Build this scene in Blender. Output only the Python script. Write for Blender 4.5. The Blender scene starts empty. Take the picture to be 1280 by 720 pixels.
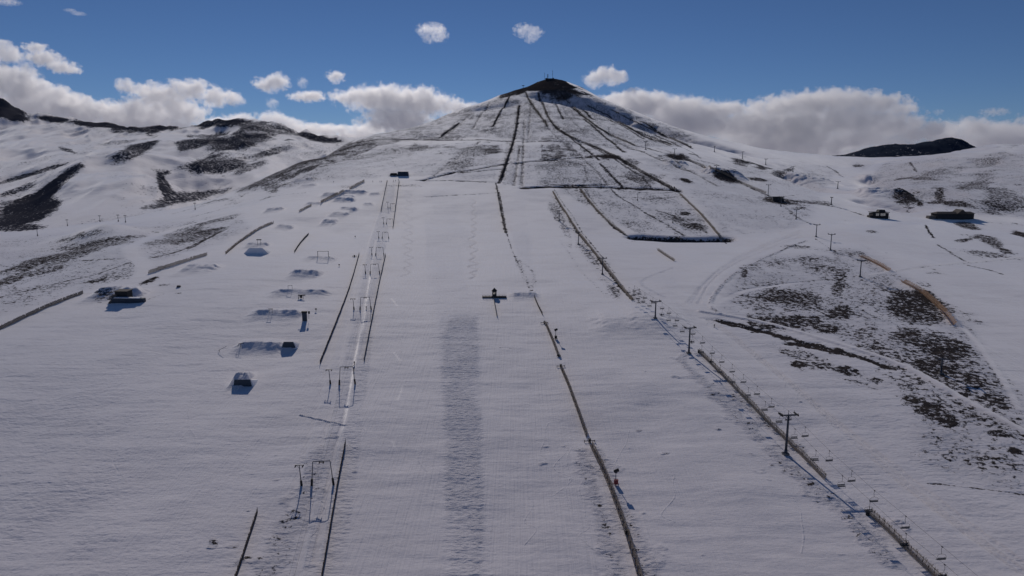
import bpy, bmesh, math, random
import numpy as np
from mathutils import Vector, Matrix
random.seed(7); np.random.seed(7)
R = math.radians
SC = bpy.context.scene
COL = SC.collection

# ------------------------------------------------------------------ camera
CZ = 100.0
F = 853.0                      # focal length in pixels of the 1280 wide photograph
PITCH = math.atan(150.0 / F)
cam = bpy.data.cameras.new("camera"); cam_o = bpy.data.objects.new("camera", cam); COL.objects.link(cam_o)
cam.sensor_width = 36; cam.lens = 36 * F / 1280; cam.clip_start = 0.5; cam.clip_end = 90000
cam_o.location = (0, 0, CZ); cam_o.rotation_euler = (math.pi / 2 - PITCH, 0, 0)
SC.camera = cam_o

# ------------------------------------------------------------------ light
SUN_AZ, SUN_EL = R(-12), R(25.5)        # azimuth from +Y towards +X, elevation
w = bpy.data.worlds.new("World"); SC.world = w; w.use_nodes = True
wn = w.node_tree; wn.nodes.clear()
sky = wn.nodes.new("ShaderNodeTexSky"); sky.sky_type = 'NISHITA'; sky.sun_disc = False
sky.sun_elevation = SUN_EL; sky.sun_rotation = SUN_AZ; sky.altitude = 3000; sky.dust_density = 0.0; sky.air_density = 1.0; sky.ozone_density = 6.5
bg = wn.nodes.new("ShaderNodeBackground"); bg.inputs[1].default_value = 0.068
wo = wn.nodes.new("ShaderNodeOutputWorld")
wbal = wn.nodes.new('ShaderNodeVectorMath'); wbal.operation = 'MULTIPLY'; wbal.inputs[1].default_value = (1.0, 0.985, 1.07)
wn.links.new(sky.outputs[0], wbal.inputs[0]); wn.links.new(wbal.outputs[0], bg.inputs[0]); wn.links.new(bg.outputs[0], wo.inputs[0])
sl = bpy.data.lights.new("sun", 'SUN'); sl.energy = 3.0; sl.angle = R(0.55); sl.color = (1.0, 0.92, 0.85)
so = bpy.data.objects.new("sun", sl); COL.objects.link(so)
sd = Vector((math.sin(SUN_AZ) * math.cos(SUN_EL), math.cos(SUN_AZ) * math.cos(SUN_EL), math.sin(SUN_EL)))
so.rotation_euler = sd.to_track_quat('Z', 'Y').to_euler()
SC.view_settings.view_transform = 'Standard'; SC.view_settings.look = 'None'
SC.view_settings.gamma = 1.0; SC.view_settings.use_curve_mapping = False
SC.view_settings.exposure = -0.80
SC.cycles.max_bounces = 16; SC.cycles.diffuse_bounces = 3; SC.cycles.glossy_bounces = 2
SC.cycles.volume_bounces = 14; SC.cycles.transparent_max_bounces = 16
SC.cycles.use_denoising = True
SC.cycles.volume_step_rate = 1.0; SC.cycles.volume_max_steps = 128

# ------------------------------------------------------------------ pixel <-> world
cP, sP = math.cos(PITCH), math.sin(PITCH)
def pix_at(u, v):
    """pixel -> (a = X/Y, t = z/Y)"""
    x = (u - 640.0) / F; y = -(v - 360.0) / F
    Y = cP + y * sP; Z = -sP + y * cP
    return x / Y, Z / Y
def at_pix(a, t):
    dep = cP - t * sP
    return 640 + F * a / dep, 360 - F * (sP + t * cP) / dep

# ------------------------------------------------------------------ noise
def _h(ix, iy, seed):
    with np.errstate(over='ignore'):
        h = (ix.astype(np.int64) * 374761393 + iy.astype(np.int64) * 668265263 + seed * 1442695041) & 0xffffffff
        h = ((h ^ (h >> 13)) * 1274126177) & 0xffffffff
        h = h ^ (h >> 16)
    return (h & 0xffff) / 65535.0
def vnoise(x, y, seed=0):
    ix = np.floor(x); iy = np.floor(y); fx = x - ix; fy = y - iy
    fx = fx * fx * (3 - 2 * fx); fy = fy * fy * (3 - 2 * fy)
    a = _h(ix, iy, seed); b = _h(ix + 1, iy, seed); c = _h(ix, iy + 1, seed); d = _h(ix + 1, iy + 1, seed)
    return (a + (b - a) * fx) * (1 - fy) + (c + (d - c) * fx) * fy
def fbm(x, y, octv=4, seed=0, gain=0.5):
    s = 0; amp = 1; tot = 0
    for k in range(octv):
        s = s + amp * (vnoise(x * 2 ** k + 13.7 * k, y * 2 ** k - 7.1 * k, seed + k) * 2 - 1); tot += amp; amp *= gain
    return s / tot
def sstep(e0, e1, x):
    t = np.clip((x - e0) / (e1 - e0), 0, 1); return t * t * (3 - 2 * t)

# ------------------------------------------------------------------ materials
def newmat(name):
    m = bpy.data.materials.new(name); m.use_nodes = True
    nt = m.node_tree; nt.nodes.clear()
    out = nt.nodes.new("ShaderNodeOutputMaterial"); p = nt.nodes.new("ShaderNodeBsdfPrincipled")
    nt.links.new(p.outputs[0], out.inputs[0])
    return m, nt, p, out
def N(nt, typ, **kw):
    n = nt.nodes.new(typ)
    for k, v in kw.items(): setattr(n, k, v)
    return n
def math_node(nt, op, a, b=None, clamp=False):
    n = N(nt, "ShaderNodeMath", operation=op, use_clamp=clamp)
    for i, x in enumerate((a, b)):
        if x is None: continue
        if hasattr(x, 'links') or hasattr(x, 'is_linked'): nt.links.new(x, n.inputs[i])
        else: n.inputs[i].default_value = x
    return n.outputs[0]
def noise_node(nt, vec, scale, detail=6, rough=0.6, dist=0.0):
    n = N(nt, "ShaderNodeTexNoise"); n.inputs['Scale'].default_value = scale
    n.inputs['Detail'].default_value = detail; n.inputs['Roughness'].default_value = rough
    n.inputs['Distortion'].default_value = dist
    nt.links.new(vec, n.inputs['Vector']); return n.outputs['Fac']
def simple_mat(name, col, rough=0.7, metal=0.0, var=0.25, scale=3.0):
    m, nt, p, out = newmat(name)
    tc = N(nt, "ShaderNodeTexCoord")
    f = noise_node(nt, tc.outputs['Object'], scale, 5, 0.6)
    ramp = N(nt, "ShaderNodeMixRGB"); nt.links.new(f, ramp.inputs[0])
    ramp.inputs[1].default_value = (*[c * (1 - var) for c in col], 1)
    ramp.inputs[2].default_value = (*[min(1, c * (1 + var)) for c in col], 1)
    nt.links.new(ramp.outputs[0], p.inputs['Base Color'])
    p.inputs['Roughness'].default_value = rough; p.inputs['Metallic'].default_value = metal
    return m

def snow_material(name, sc=1.0, soil=(0.016, 0.016, 0.020), bump=1.0, soil2=(0.12, 0.10, 0.088)):
    """snow with bare ground showing where the 'rock' attribute beats a noise; sc = feature size in metres"""
    m, nt, p, out = newmat(name)
    geo = N(nt, "ShaderNodeNewGeometry"); pos = geo.outputs['Position']
    def attr(n):
        a = N(nt, "ShaderNodeAttribute"); a.attribute_name = n; return a.outputs['Fac']
    rock, rough, ice = attr('rock'), attr('rough'), attr('ice')
    n1 = noise_node(nt, pos, 0.42 / sc, 9, 0.75)
    n2 = noise_node(nt, pos, 0.02 / sc, 6, 0.6)
    mixn = math_node(nt, 'ADD', math_node(nt, 'MULTIPLY', n1, 0.8), math_node(nt, 'MULTIPLY', n2, 0.2))
    # rock in 0..1: threshold
    amp_n = math_node(nt, 'MULTIPLY', math_node(nt, 'SUBTRACT', mixn, 0.5), 4.6)
    thr = math_node(nt, 'SUBTRACT', math_node(nt, 'ADD', rock, amp_n), 0.60)
    mask = math_node(nt, 'MULTIPLY', thr, 11.0, clamp=True)
    # soil colour
    soiln = noise_node(nt, pos, 0.5 / sc, 6, 0.7)
    sm = N(nt, "ShaderNodeMixRGB"); nt.links.new(soiln, sm.inputs[0])
    sm.inputs[1].default_value = (*soil, 1); sm.inputs[2].default_value = (*soil2, 1)
    # snow colour: clean / slightly dusty
    sn = N(nt, "ShaderNodeMixRGB")
    mpd = N(nt, "ShaderNodeMapping"); mpd.inputs['Scale'].default_value = (0.6, 1.6, 1); nt.links.new(pos, mpd.inputs[0])
    d1 = noise_node(nt, mpd.outputs[0], 0.035 / sc, 8, 0.68)
    dd = math_node(nt, 'MULTIPLY', math_node(nt, 'SUBTRACT', d1, 0.40), 1.6, clamp=True)
    dust = math_node(nt, 'ADD', math_node(nt, 'MULTIPLY', dd, 0.95), math_node(nt, 'MULTIPLY', rock, 0.5), clamp=True)
    nt.links.new(dust, sn.inputs[0])
    sn.inputs[1].default_value = (0.835, 0.78, 0.805, 1); sn.inputs[2].default_value = (0.60, 0.555, 0.585, 1)
    cm = N(nt, "ShaderNodeMixRGB"); nt.links.new(mask, cm.inputs[0]); nt.links.new(sn.outputs[0], cm.inputs[1]); nt.links.new(sm.outputs[0], cm.inputs[2])
    nt.links.new(sn.outputs[0], p.inputs['Base Color'])
    rr = math_node(nt, 'ADD', math_node(nt, 'MULTIPLY', mask, 0.15), 0.75); rr = math_node(nt, 'SUBTRACT', rr, math_node(nt, 'MULTIPLY', ice, 0.25)); nt.links.new(rr, p.inputs['Roughness'])
    nt.links.new(math_node(nt, 'ADD', math_node(nt, 'MULTIPLY', ice, 0.25), math_node(nt, 'SUBTRACT', 0.12, math_node(nt, 'MULTIPLY', mask, 0.09))), p.inputs['Specular IOR Level'])
    nt.links.new(math_node(nt, 'MULTIPLY', math_node(nt, 'SUBTRACT', 1.0, mask), 0.95), p.inputs['Sheen Weight']); p.inputs['Sheen Roughness'].default_value = 0.45
    # bump
    mp = N(nt, "ShaderNodeMapping"); mp.inputs['Scale'].default_value = (0.7, 1.25, 1); nt.links.new(pos, mp.inputs[0])
    b1 = noise_node(nt, mp.outputs[0], 0.9 / sc, 6, 0.6, 0.4)
    b2 = noise_node(nt, pos, 0.11 / sc, 5, 0.55)
    mp2 = N(nt, "ShaderNodeMapping"); mp2.inputs['Scale'].default_value = (1.3, 0.035, 0.2); mp2.inputs['Rotation'].default_value = (0, 0, 0.05); nt.links.new(pos, mp2.inputs[0])
    b3 = noise_node(nt, mp2.outputs[0], 1.0 / sc, 5, 0.6)
    mp3 = N(nt, "ShaderNodeMapping"); mp3.inputs['Scale'].default_value = (0.035, 0.22, 0.2); mp3.inputs['Rotation'].default_value = (0, 0, -0.2); nt.links.new(pos, mp3.inputs[0])
    b4 = noise_node(nt, mp3.outputs[0], 1.0 / sc, 6, 0.6, 0.3)
    smooth_ = math_node(nt, 'SUBTRACT', 1.0, math_node(nt, 'MULTIPLY', rough, 1.2), clamp=True)
    lines = math_node(nt, 'ADD', math_node(nt, 'MULTIPLY', math_node(nt, 'MULTIPLY', b3, smooth_), 0.34 * sc), math_node(nt, 'MULTIPLY', math_node(nt, 'MULTIPLY', b4, math_node(nt, 'ADD', rough, 0.30)), 0.50 * sc))
    amp = math_node(nt, 'ADD', math_node(nt, 'MULTIPLY', rough, 0.75), 0.14)
    hgt = math_node(nt, 'ADD', math_node(nt, 'MULTIPLY', math_node(nt, 'MULTIPLY', b1, amp), 0.42 * sc),
                    math_node(nt, 'ADD', math_node(nt, 'ADD', lines, math_node(nt, 'MULTIPLY', b2, 0.35 * sc)), math_node(nt, 'MULTIPLY', mask, 0.12 * sc)))
    bp = N(nt, "ShaderNodeBump"); bp.inputs['Strength'].default_value = bump; bp.inputs['Distance'].default_value = 1.0
    nt.links.new(hgt, bp.inputs['Height']); nt.links.new(bp.outputs[0], p.inputs['Normal'])
    df = N(nt, "ShaderNodeBsdfDiffuse"); nt.links.new(sm.outputs[0], df.inputs['Color']); nt.links.new(bp.outputs[0], df.inputs['Normal'])
    mx = N(nt, "ShaderNodeMixShader"); nt.links.new(mask, mx.inputs[0]); nt.links.new(p.outputs[0], mx.inputs[1]); nt.links.new(df.outputs[0], mx.inputs[2])
    nt.links.new(mx.outputs[0], out.inputs['Surface'])
    return m

M = {}
M['snow'] = snow_material('snow_ground_mat', 1.0)
M['snow_far'] = snow_material('snow_hill_mat', 3.5, soil=(0.030, 0.032, 0.045), soil2=(0.10, 0.10, 0.115), bump=0.8)
M['snow_dark'] = snow_material('rocky_mountain_mat', 14.0, soil=(0.02, 0.026, 0.04), soil2=(0.045, 0.06, 0.09), bump=0.8)
M['wood'] = simple_mat('weathered_wood', (0.34, 0.27, 0.20), 0.85, var=0.4, scale=2)
M['wood_dark'] = simple_mat('dark_wood', (0.07, 0.055, 0.048), 0.85, var=0.4, scale=2)
M['orange'] = simple_mat('orange_netting', (0.42, 0.24, 0.13), 0.8, var=0.3, scale=2)
M['steel'] = simple_mat('tower_steel', (0.05, 0.06, 0.085), 0.5, 0.3, var=0.2)
M['black'] = simple_mat('black_metal', (0.015, 0.015, 0.018), 0.75, 0.0, var=0.2)
M['chair'] = simple_mat('chair_paint', (0.05, 0.052, 0.06), 0.5, 0.2)
M['concrete'] = simple_mat('concrete', (0.16, 0.155, 0.15), 0.9)
M['red'] = simple_mat('red_paint', (0.22, 0.02, 0.03), 0.5)
M['darkwall'] = simple_mat('dark_cladding', (0.03, 0.027, 0.028), 0.8)
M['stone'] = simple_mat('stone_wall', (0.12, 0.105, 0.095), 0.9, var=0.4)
M['blue'] = simple_mat('navy_and_shade', (0.02, 0.035, 0.06), 0.6)  # navy paint, also used as shade colour on snow fronts and the terrace
M['cloth_dark'] = simple_mat('dark_jacket', (0.03, 0.035, 0.05), 0.85)
M['cloth_red'] = simple_mat('red_jacket', (0.30, 0.03, 0.03), 0.85)
M['cloth_blue'] = simple_mat('blue_jacket', (0.03, 0.08, 0.22), 0.85)
M['skin'] = simple_mat('skin', (0.45, 0.28, 0.2), 0.6, var=0.05)
M['packed'] = simple_mat('packed_snow', (0.78, 0.78, 0.82), 0.6, var=0.06, scale=0.8)
g, nt, p, out = newmat('window_glass'); p.inputs['Base Color'].default_value = (0.55, 0.52, 0.45, 1); p.inputs['Roughness'].default_value = 0.08; M['glass'] = g
p.inputs['Metallic'].default_value = 0.6

# ------------------------------------------------------------------ main terrain : t = z/Y over (a, ln d)
prof_d = np.array([60, 90, 130, 200, 270, 365, 450, 540, 640, 750, 850.])
prof_z = np.array([-101, -100, -98, -94, -87, -77, -69.5, -62, -52, -36, -14.])
CP = []
for d, z in zip(prof_d[:-2], prof_z[:-2]):
    for a in np.linspace(-3.0, 3.0, 21): CP.append((a, math.log(d), z / d))
def cp(u, lst, back=True):
    for (v, d) in lst:
        a, t = pix_at(u, v); CP.append((a, math.log(d), t))
    v, d = lst[-1]; a, t = pix_at(u, v)
    if back:
        CP.append((a, math.log(d * 1.10), t - 0.010)); CP.append((a, math.log(d * 1.35), t - 0.055)); CP.append((a, math.log(d * 2.0), t - 0.13))
cp(-700, [(290, 700), (285, 850)])
cp(-250, [(300, 650), (290, 840)])
cp(0, [(312, 600), (297, 720), (288, 830)])
cp(100, [(309, 590), (291, 720), (281, 830)])
cp(200, [(292, 640), (275, 740), (265, 830)])
cp(290, [(280, 645), (258, 780), (239, 960)])
cp(370, [(270, 665), (240, 800), (220, 930), (204, 1080)])
cp(440, [(250, 745), (225, 870), (200, 1060), (184, 1230), (177, 1330)])
cp(500, [(245, 770), (225, 850), (200, 1030), (180, 1260), (163, 1520)])
cp(570, [(250, 748), (226, 850), (200, 1010), (170, 1310), (150, 1570), (138, 1730)])
cp(630, [(250, 748), (226, 850), (200, 1000), (170, 1280), (140, 1620), (118, 1880)])
cp(672, [(250, 748), (226, 850), (200, 1000), (170, 1270), (140, 1580), (118, 1830), (103, 2000)])
cp(690, [(250, 748), (226, 850), (200, 1000), (170, 1260), (140, 1560), (116, 1830), (97.5, 2010)])
cp(735, [(226, 850), (200, 1000), (170, 1270), (140, 1580), (122, 1800), (114, 1950)])
cp(790, [(250, 750), (222, 880), (195, 1050), (170, 1320), (150, 1600), (139, 1830)])
cp(850, [(250, 750), (222, 890), (192, 1100), (172, 1400), (161, 1720)])
cp(950, [(250, 760), (225, 920), (203, 1220), (186.5, 1620)])
cp(1020, [(262, 710), (238, 880), (213, 1220), (194, 1650)])
cp(1070, [(270, 690), (252, 800), (228, 1080), (208, 1380), (196, 1640)])
cp(1130, [(272, 700), (255, 790), (232, 920), (210, 1200), (196, 1550)])
cp(1200, [(276, 690), (255, 760), (232, 880), (210, 1060), (189, 1380)])
cp(1280, [(276, 690), (250, 770), (222, 900), (200, 1080), (183, 1320)])
cp(1450, [(276, 690), (240, 800), (180, 1150)])
cp(1900, [(260, 690), (210, 800), (160, 1100)])
CP = np.array(CP); KA = 2.2
PX = np.stack([CP[:, 0] * KA, CP[:, 1] * 1.6], 1)
def tps(r): return np.where(r > 0, r * r * np.log(r + 1e-12), 0)
n = len(PX); D = np.linalg.norm(PX[:, None] - PX[None], axis=2)
A_ = np.zeros((n + 3, n + 3)); A_[:n, :n] = tps(D) + np.eye(n) * 2e-4; A_[:n, n] = 1; A_[:n, n + 1:] = PX; A_[n, :n] = 1; A_[n + 1:, :n] = PX.T
sol = np.linalg.solve(A_, np.concatenate([CP[:, 2], np.zeros(3)]))
def base_t(a, lnd):
    q = np.stack([a.ravel() * KA, lnd.ravel() * 1.6], 1); o = np.zeros(len(q))
    for s in range(0, len(q), 40000):
        qq = q[s:s + 40000]; r = np.sqrt(((qq[:, None] - PX[None]) ** 2).sum(2))
        o[s:s + 40000] = tps(r) @ sol[:n] + sol[n] + qq @ sol[n + 1:]
    return o.reshape(a.shape)

# grid axes : fine inside the view, coarse outside
av = np.linspace(-0.90, 0.90, 1240)
av = np.concatenate([-np.geomspace(3.0, 0.905, 40), av, np.geomspace(0.905, 3.0, 40)])
# rows: about 0.8 px apart at the central profile
dd_ = np.geomspace(60, 3000, 6000)
tt_ = base_t(np.zeros_like(dd_) + 0.04, np.log(dd_))
_, vv_ = at_pix(0.04, tt_)
cost = np.abs(np.gradient(vv_)) * 1.25 * np.where(vv_ > 760, 0.1, 1) + np.gradient(np.log(dd_)) / 0.006
cc = np.cumsum(cost); rows = int(cc[-1]); dv = np.interp(np.linspace(cc[0], cc[-1], rows), cc, dd_)
NI, NJ = len(av), len(dv)
print("terrain grid", NI, NJ)
# the smooth base on a coarse grid, then bicubic-ish (linear on fine coarse grid)
ca = np.linspace(-3, 3, 481); cl = np.linspace(math.log(60), math.log(3000), 320)
CA, CL = np.meshgrid(ca, cl, indexing='ij'); CT = base_t(CA, CL)
def bil(tab, x0, dx, y0, dy, x, y):
    fx = np.clip((x - x0) / dx, 0, tab.shape[0] - 1.001); fy = np.clip((y - y0) / dy, 0, tab.shape[1] - 1.001)
    ix = fx.astype(int); iy = fy.astype(int); fx = fx - ix; fy = fy - iy
    def cr(p0, p1, p2, p3, s): return p1 + 0.5 * s * (p2 - p0 + s * (2 * p0 - 5 * p1 + 4 * p2 - p3 + s * (3 * (p1 - p2) + p3 - p0)))
    def g(i, j): return tab[np.clip(i, 0, tab.shape[0] - 1), np.clip(j, 0, tab.shape[1] - 1)]
    rws = [cr(g(ix + k, iy - 1), g(ix + k, iy), g(ix + k, iy + 1), g(ix + k, iy + 2), fy) for k in (-1, 0, 1, 2)]
    return cr(*rws, fx)
GA, GD = np.meshgrid(av, dv, indexing='ij')
GT = bil(CT, ca[0], ca[1] - ca[0], cl[0], cl[1] - cl[0], GA, np.log(GD))
GX, GY = GA * GD, GD
GZ = GT * GD                       # relative to the camera
GU, GV = at_pix(GA, GT)

def hit_table(T, u, v, first=100.0):
    """first ground point along the pixel's ray"""
    a, t = pix_at(u, v)
    fi = np.interp(a, av, np.arange(NI)); i = int(min(fi, NI - 2)); f = fi - i
    col = T[i] * (1 - f) + T[i + 1] * f
    ok = np.where((col >= t) & (dv > first))[0]
    if len(ok) == 0:
        j = int(np.argmax(np.where(dv > first, col, -9))); d = dv[j]
    else:
        j = max(ok[0], 1); s = (t - col[j - 1]) / max(col[j] - col[j - 1], 1e-9); d = dv[j - 1] + (dv[j] - dv[j - 1]) * min(max(s, 0), 1)
    return np.array([a * d, d])
ICE = np.zeros_like(GT); ROCK = np.zeros_like(GT); ROUGH = np.full_like(GT, 0.25); DZ = np.zeros_like(GT)

def region(P, m):
    """index window of a world polyline with margin m"""
    x0, x1, y0, y1 = P[:, 0].min() - m, P[:, 0].max() + m, max(P[:, 1].min() - m, 61), P[:, 1].max() + m
    a0 = min(x0 / y0, x0 / y1); a1 = max(x1 / y0, x1 / y1)
    return slice(max(np.searchsorted(av, a0) - 1, 0), np.searchsorted(av, a1) + 1), slice(max(np.searchsorted(dv, y0) - 1, 0), np.searchsorted(dv, y1) + 1)
def poly_dist(P, si, sj):
    x = GX[si, sj]; y = GY[si, sj]; best = np.full(x.shape, 1e9); side = np.zeros(x.shape)
    for k in range(len(P) - 1):
        p0, p1 = P[k], P[k + 1]; e = p1 - p0; L = (e ** 2).sum() + 1e-9
        s = np.clip(((x - p0[0]) * e[0] + (y - p0[1]) * e[1]) / L, 0, 1)
        dx = x - p0[0] - s * e[0]; dy = y - p0[1] - s * e[1]; d = np.hypot(dx, dy)
        c = (e[0] * dy - e[1] * dx) / math.sqrt(L)
        up = d < best; best = np.where(up, d, best); side = np.where(up, np.sign(c) * d, side)
    return best, side
def to_world(px, T=None):
    T = GT if T is None else T
    return np.array([hit_table(T, u, v) for u, v in px])
def subdiv(P, step):
    out = [P[0]]
    for k in range(len(P) - 1):
        L = np.linalg.norm(P[k + 1] - P[k]); m = max(1, int(L / step))
        for s in range(1, m + 1): out.append(P[k] + (P[k + 1] - P[k]) * s / m)
    return np.array(out)
def densify(px, m=4):
    """Catmull-Rom through pixel points"""
    if len(px) < 3: return px
    P = [px[0]] + list(px) + [px[-1]]; out = []
    for k in range(1, len(P) - 2):
        p0, p1, p2, p3 = map(np.array, P[k - 1:k + 3])
        for s in np.linspace(0, 1, m, endpoint=False):
            out.append(tuple(p1 + 0.5 * s * (p2 - p0 + s * (2 * p0 - 5 * p1 + 4 * p2 - p3 + s * (3 * (p1 - p2) + p3 - p0)))))
    out.append(px[-1]); return out
def stroke(px, w, rock=0, rough=None, h=0, step_h=0, noise=0.35, soft=0.5):
    """w: half width in metres. h: hump height. step_h: a bank (high on the left of the direction drawn)"""
    P = to_world(densify(px)); m = w * 3 + 6; si, sj = region(P, m)
    d, side = poly_dist(P, si, sj)
    wob = 1 + noise * fbm(GX[si, sj] / (w * 1.5 + 2), GY[si, sj] / (w * 1.5 + 2), 3, 5)
    k = 1 - sstep(w * (1 - soft), w * (1 + soft), d * wob)
    if rock > 0: ROCK[si, sj] = np.maximum(ROCK[si, sj], rock * k)
    if rock < 0: ROCK[si, sj] = ROCK[si, sj] * (1 + rock * k)
    if rough is not None: ROUGH[si, sj] = ROUGH[si, sj] * (1 - k) + rough * k
    if h: DZ[si, sj] += h * k
    if step_h:
        fall = 1 - sstep(w, w * 3, d); DZ[si, sj] += step_h * np.tanh(side / (w * 0.35)) * fall
def ell(u, v, ru, rv, ang=0, rock=0, rough=None, edge=0.5, mul=None):
    """a patch given by its outline as seen, on the ground"""
    si = slice(np.searchsorted(av, pix_at(u - ru * 2.2 - 3, v)[0]), np.searchsorted(av, pix_at(u + ru * 2.2 + 3, v)[0]))
    U, V = GU[si], GV[si]; c, s = math.cos(R(ang)), math.sin(R(ang))
    x = ((U - u) * c + (V - v) * s) / ru; y = (-(U - u) * s + (V - v) * c) / rv
    nz = fbm(GX[si] / 22, GY[si] / 30, 4, 17, .65)
    k = 1 - sstep(1 - edge, 1.15 + edge, np.hypot(x, y) * (1 + 1.0 * nz)); k = k * (GD[si] < 2100)
    if rock > 0: ROCK[si] = np.maximum(ROCK[si], np.minimum(rock * 1.15, .84 if rock < .85 else 1.1) * k)
    if mul is not None: ROCK[si] *= 1 - (1 - mul) * k
    if rough is not None: ROUGH[si] = ROUGH[si] * (1 - k) + rough * k
def quad_region(pts, rock=0, rough=None, soft=3.0):
    P = np.array(pts, float); u0, u1 = P[:, 0].min() - 8, P[:, 0].max() + 8; v0, v1 = P[:, 1].min(), P[:, 1].max()
    si = slice(np.searchsorted(av, pix_at(u0, 360)[0] * 0.93 - 0.06), np.searchsorted(av, pix_at(u1, 360)[0] * 1.1 + 0.06))
    U, V = GU[si], GV[si]; ins = np.zeros(U.shape, bool); dist = np.full(U.shape, 1e9)
    for k in range(len(P)):
        (xa, ya), (xb, yb) = P[k], P[(k + 1) % len(P)]
        cond = ((ya > V) != (yb > V)) & (U < (xb - xa) * (V - ya) / ((yb - ya) + 1e-9) + xa); ins ^= cond
        L = (xb - xa) ** 2 + (yb - ya) ** 2; s = np.clip(((U - xa) * (xb - xa) + (V - ya) * (yb - ya)) / L, 0, 1)
        dist = np.minimum(dist, np.hypot(U - xa - s * (xb - xa), V - ya - s * (yb - ya)))
    nz_ = .5 + .5 * fbm(GX[si] / 7, GY[si] / 16, 3, 15)
    k = np.where(ins, sstep(0, soft, dist * (.35 + 1.3 * nz_)), 0) * (GD[si] < 2100)
    if rough is not None and rough > .5: k = k * (.55 + .45 * sstep(.25, .6, nz_))
    if rock: ROCK[si] = np.maximum(ROCK[si], rock * k)
    if rough is not None: ROUGH[si] = ROUGH[si] * (1 - k) + rough * k

# ---- wide surface character
ROUGH += 0.25 * sstep(0.0, 0.5, fbm(GX / 90, GY / 140, 3, 3))
quad_region([(-80, 460), (120, 440), (230, 520), (150, 740), (-80, 740)], rough=0.75, soft=95)
quad_region([(535, 232), (573, 232), (584, 345), (603, 450), (613, 740), (556, 740), (545, 450), (537, 345)], rough=.45, soft=7)
quad_region([(545, 390), (602, 390), (612, 740), (556, 740)], rough=1.6, soft=14)
quad_region([(436, 380), (480, 300), (498, 235), (530, 235), (536, 345), (543, 460), (556, 740), (415, 740)], rough=0.10, soft=4)
quad_region([(577, 235), (620, 235), (668, 372), (736, 560), (795, 740), (615, 740), (604, 450)], rough=0.16, soft=4)
quad_region([(650, 240), (690, 245), (760, 360), (850, 440), (1050, 650), (1150, 740), (800, 740), (740, 555), (670, 370)], rough=0.12, soft=6)
quad_region([(350, 740), (405, 560), (455, 330), (480, 230), (496, 230), (470, 400), (430, 740)], rough=0.9, soft=4)
quad_region([(865, 380), (1000, 390), (1280, 540), (1280, 740), (1100, 640)], rough=0.45, soft=20)
quad_region([(900, 320), (1080, 300), (1220, 400), (1290, 520), (1100, 450), (890, 390)], rock=0.46, rough=1.0, soft=20)
quad_region([(1120, 470), (1290, 520), (1290, 640), (1140, 590)], rock=0.34, rough=0.9, soft=25)
quad_region([(-60, 300), (300, 262), (330, 290), (180, 345), (-60, 420)], rock=0.30, rough=0.8, soft=14)
quad_region([(290, 240), (445, 178), (630, 176), (622, 228), (520, 222), (380, 232), (300, 245)], rock=0.32, rough=0.9, soft=5)
quad_region([(1060, 200), (1290, 182), (1290, 278), (1110, 262)], rock=0.36, rough=1.3, soft=14)
quad_region([(780, 190), (1060, 200), (1010, 290), (900, 300), (850, 240)], rock=0.30, rough=0.8, soft=14)
quad_region([(630, 176), (740, 180), (852, 240), (905, 300), (800, 296), (690, 236), (622, 235)], rock=0.42, rough=0.7, soft=5)
quad_region([(430, 178), (600, 128), (690, 100), (790, 140), (900, 180), (780, 190), (630, 174), (560, 174)], rock=0.52, rough=0.9, soft=4)
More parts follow.
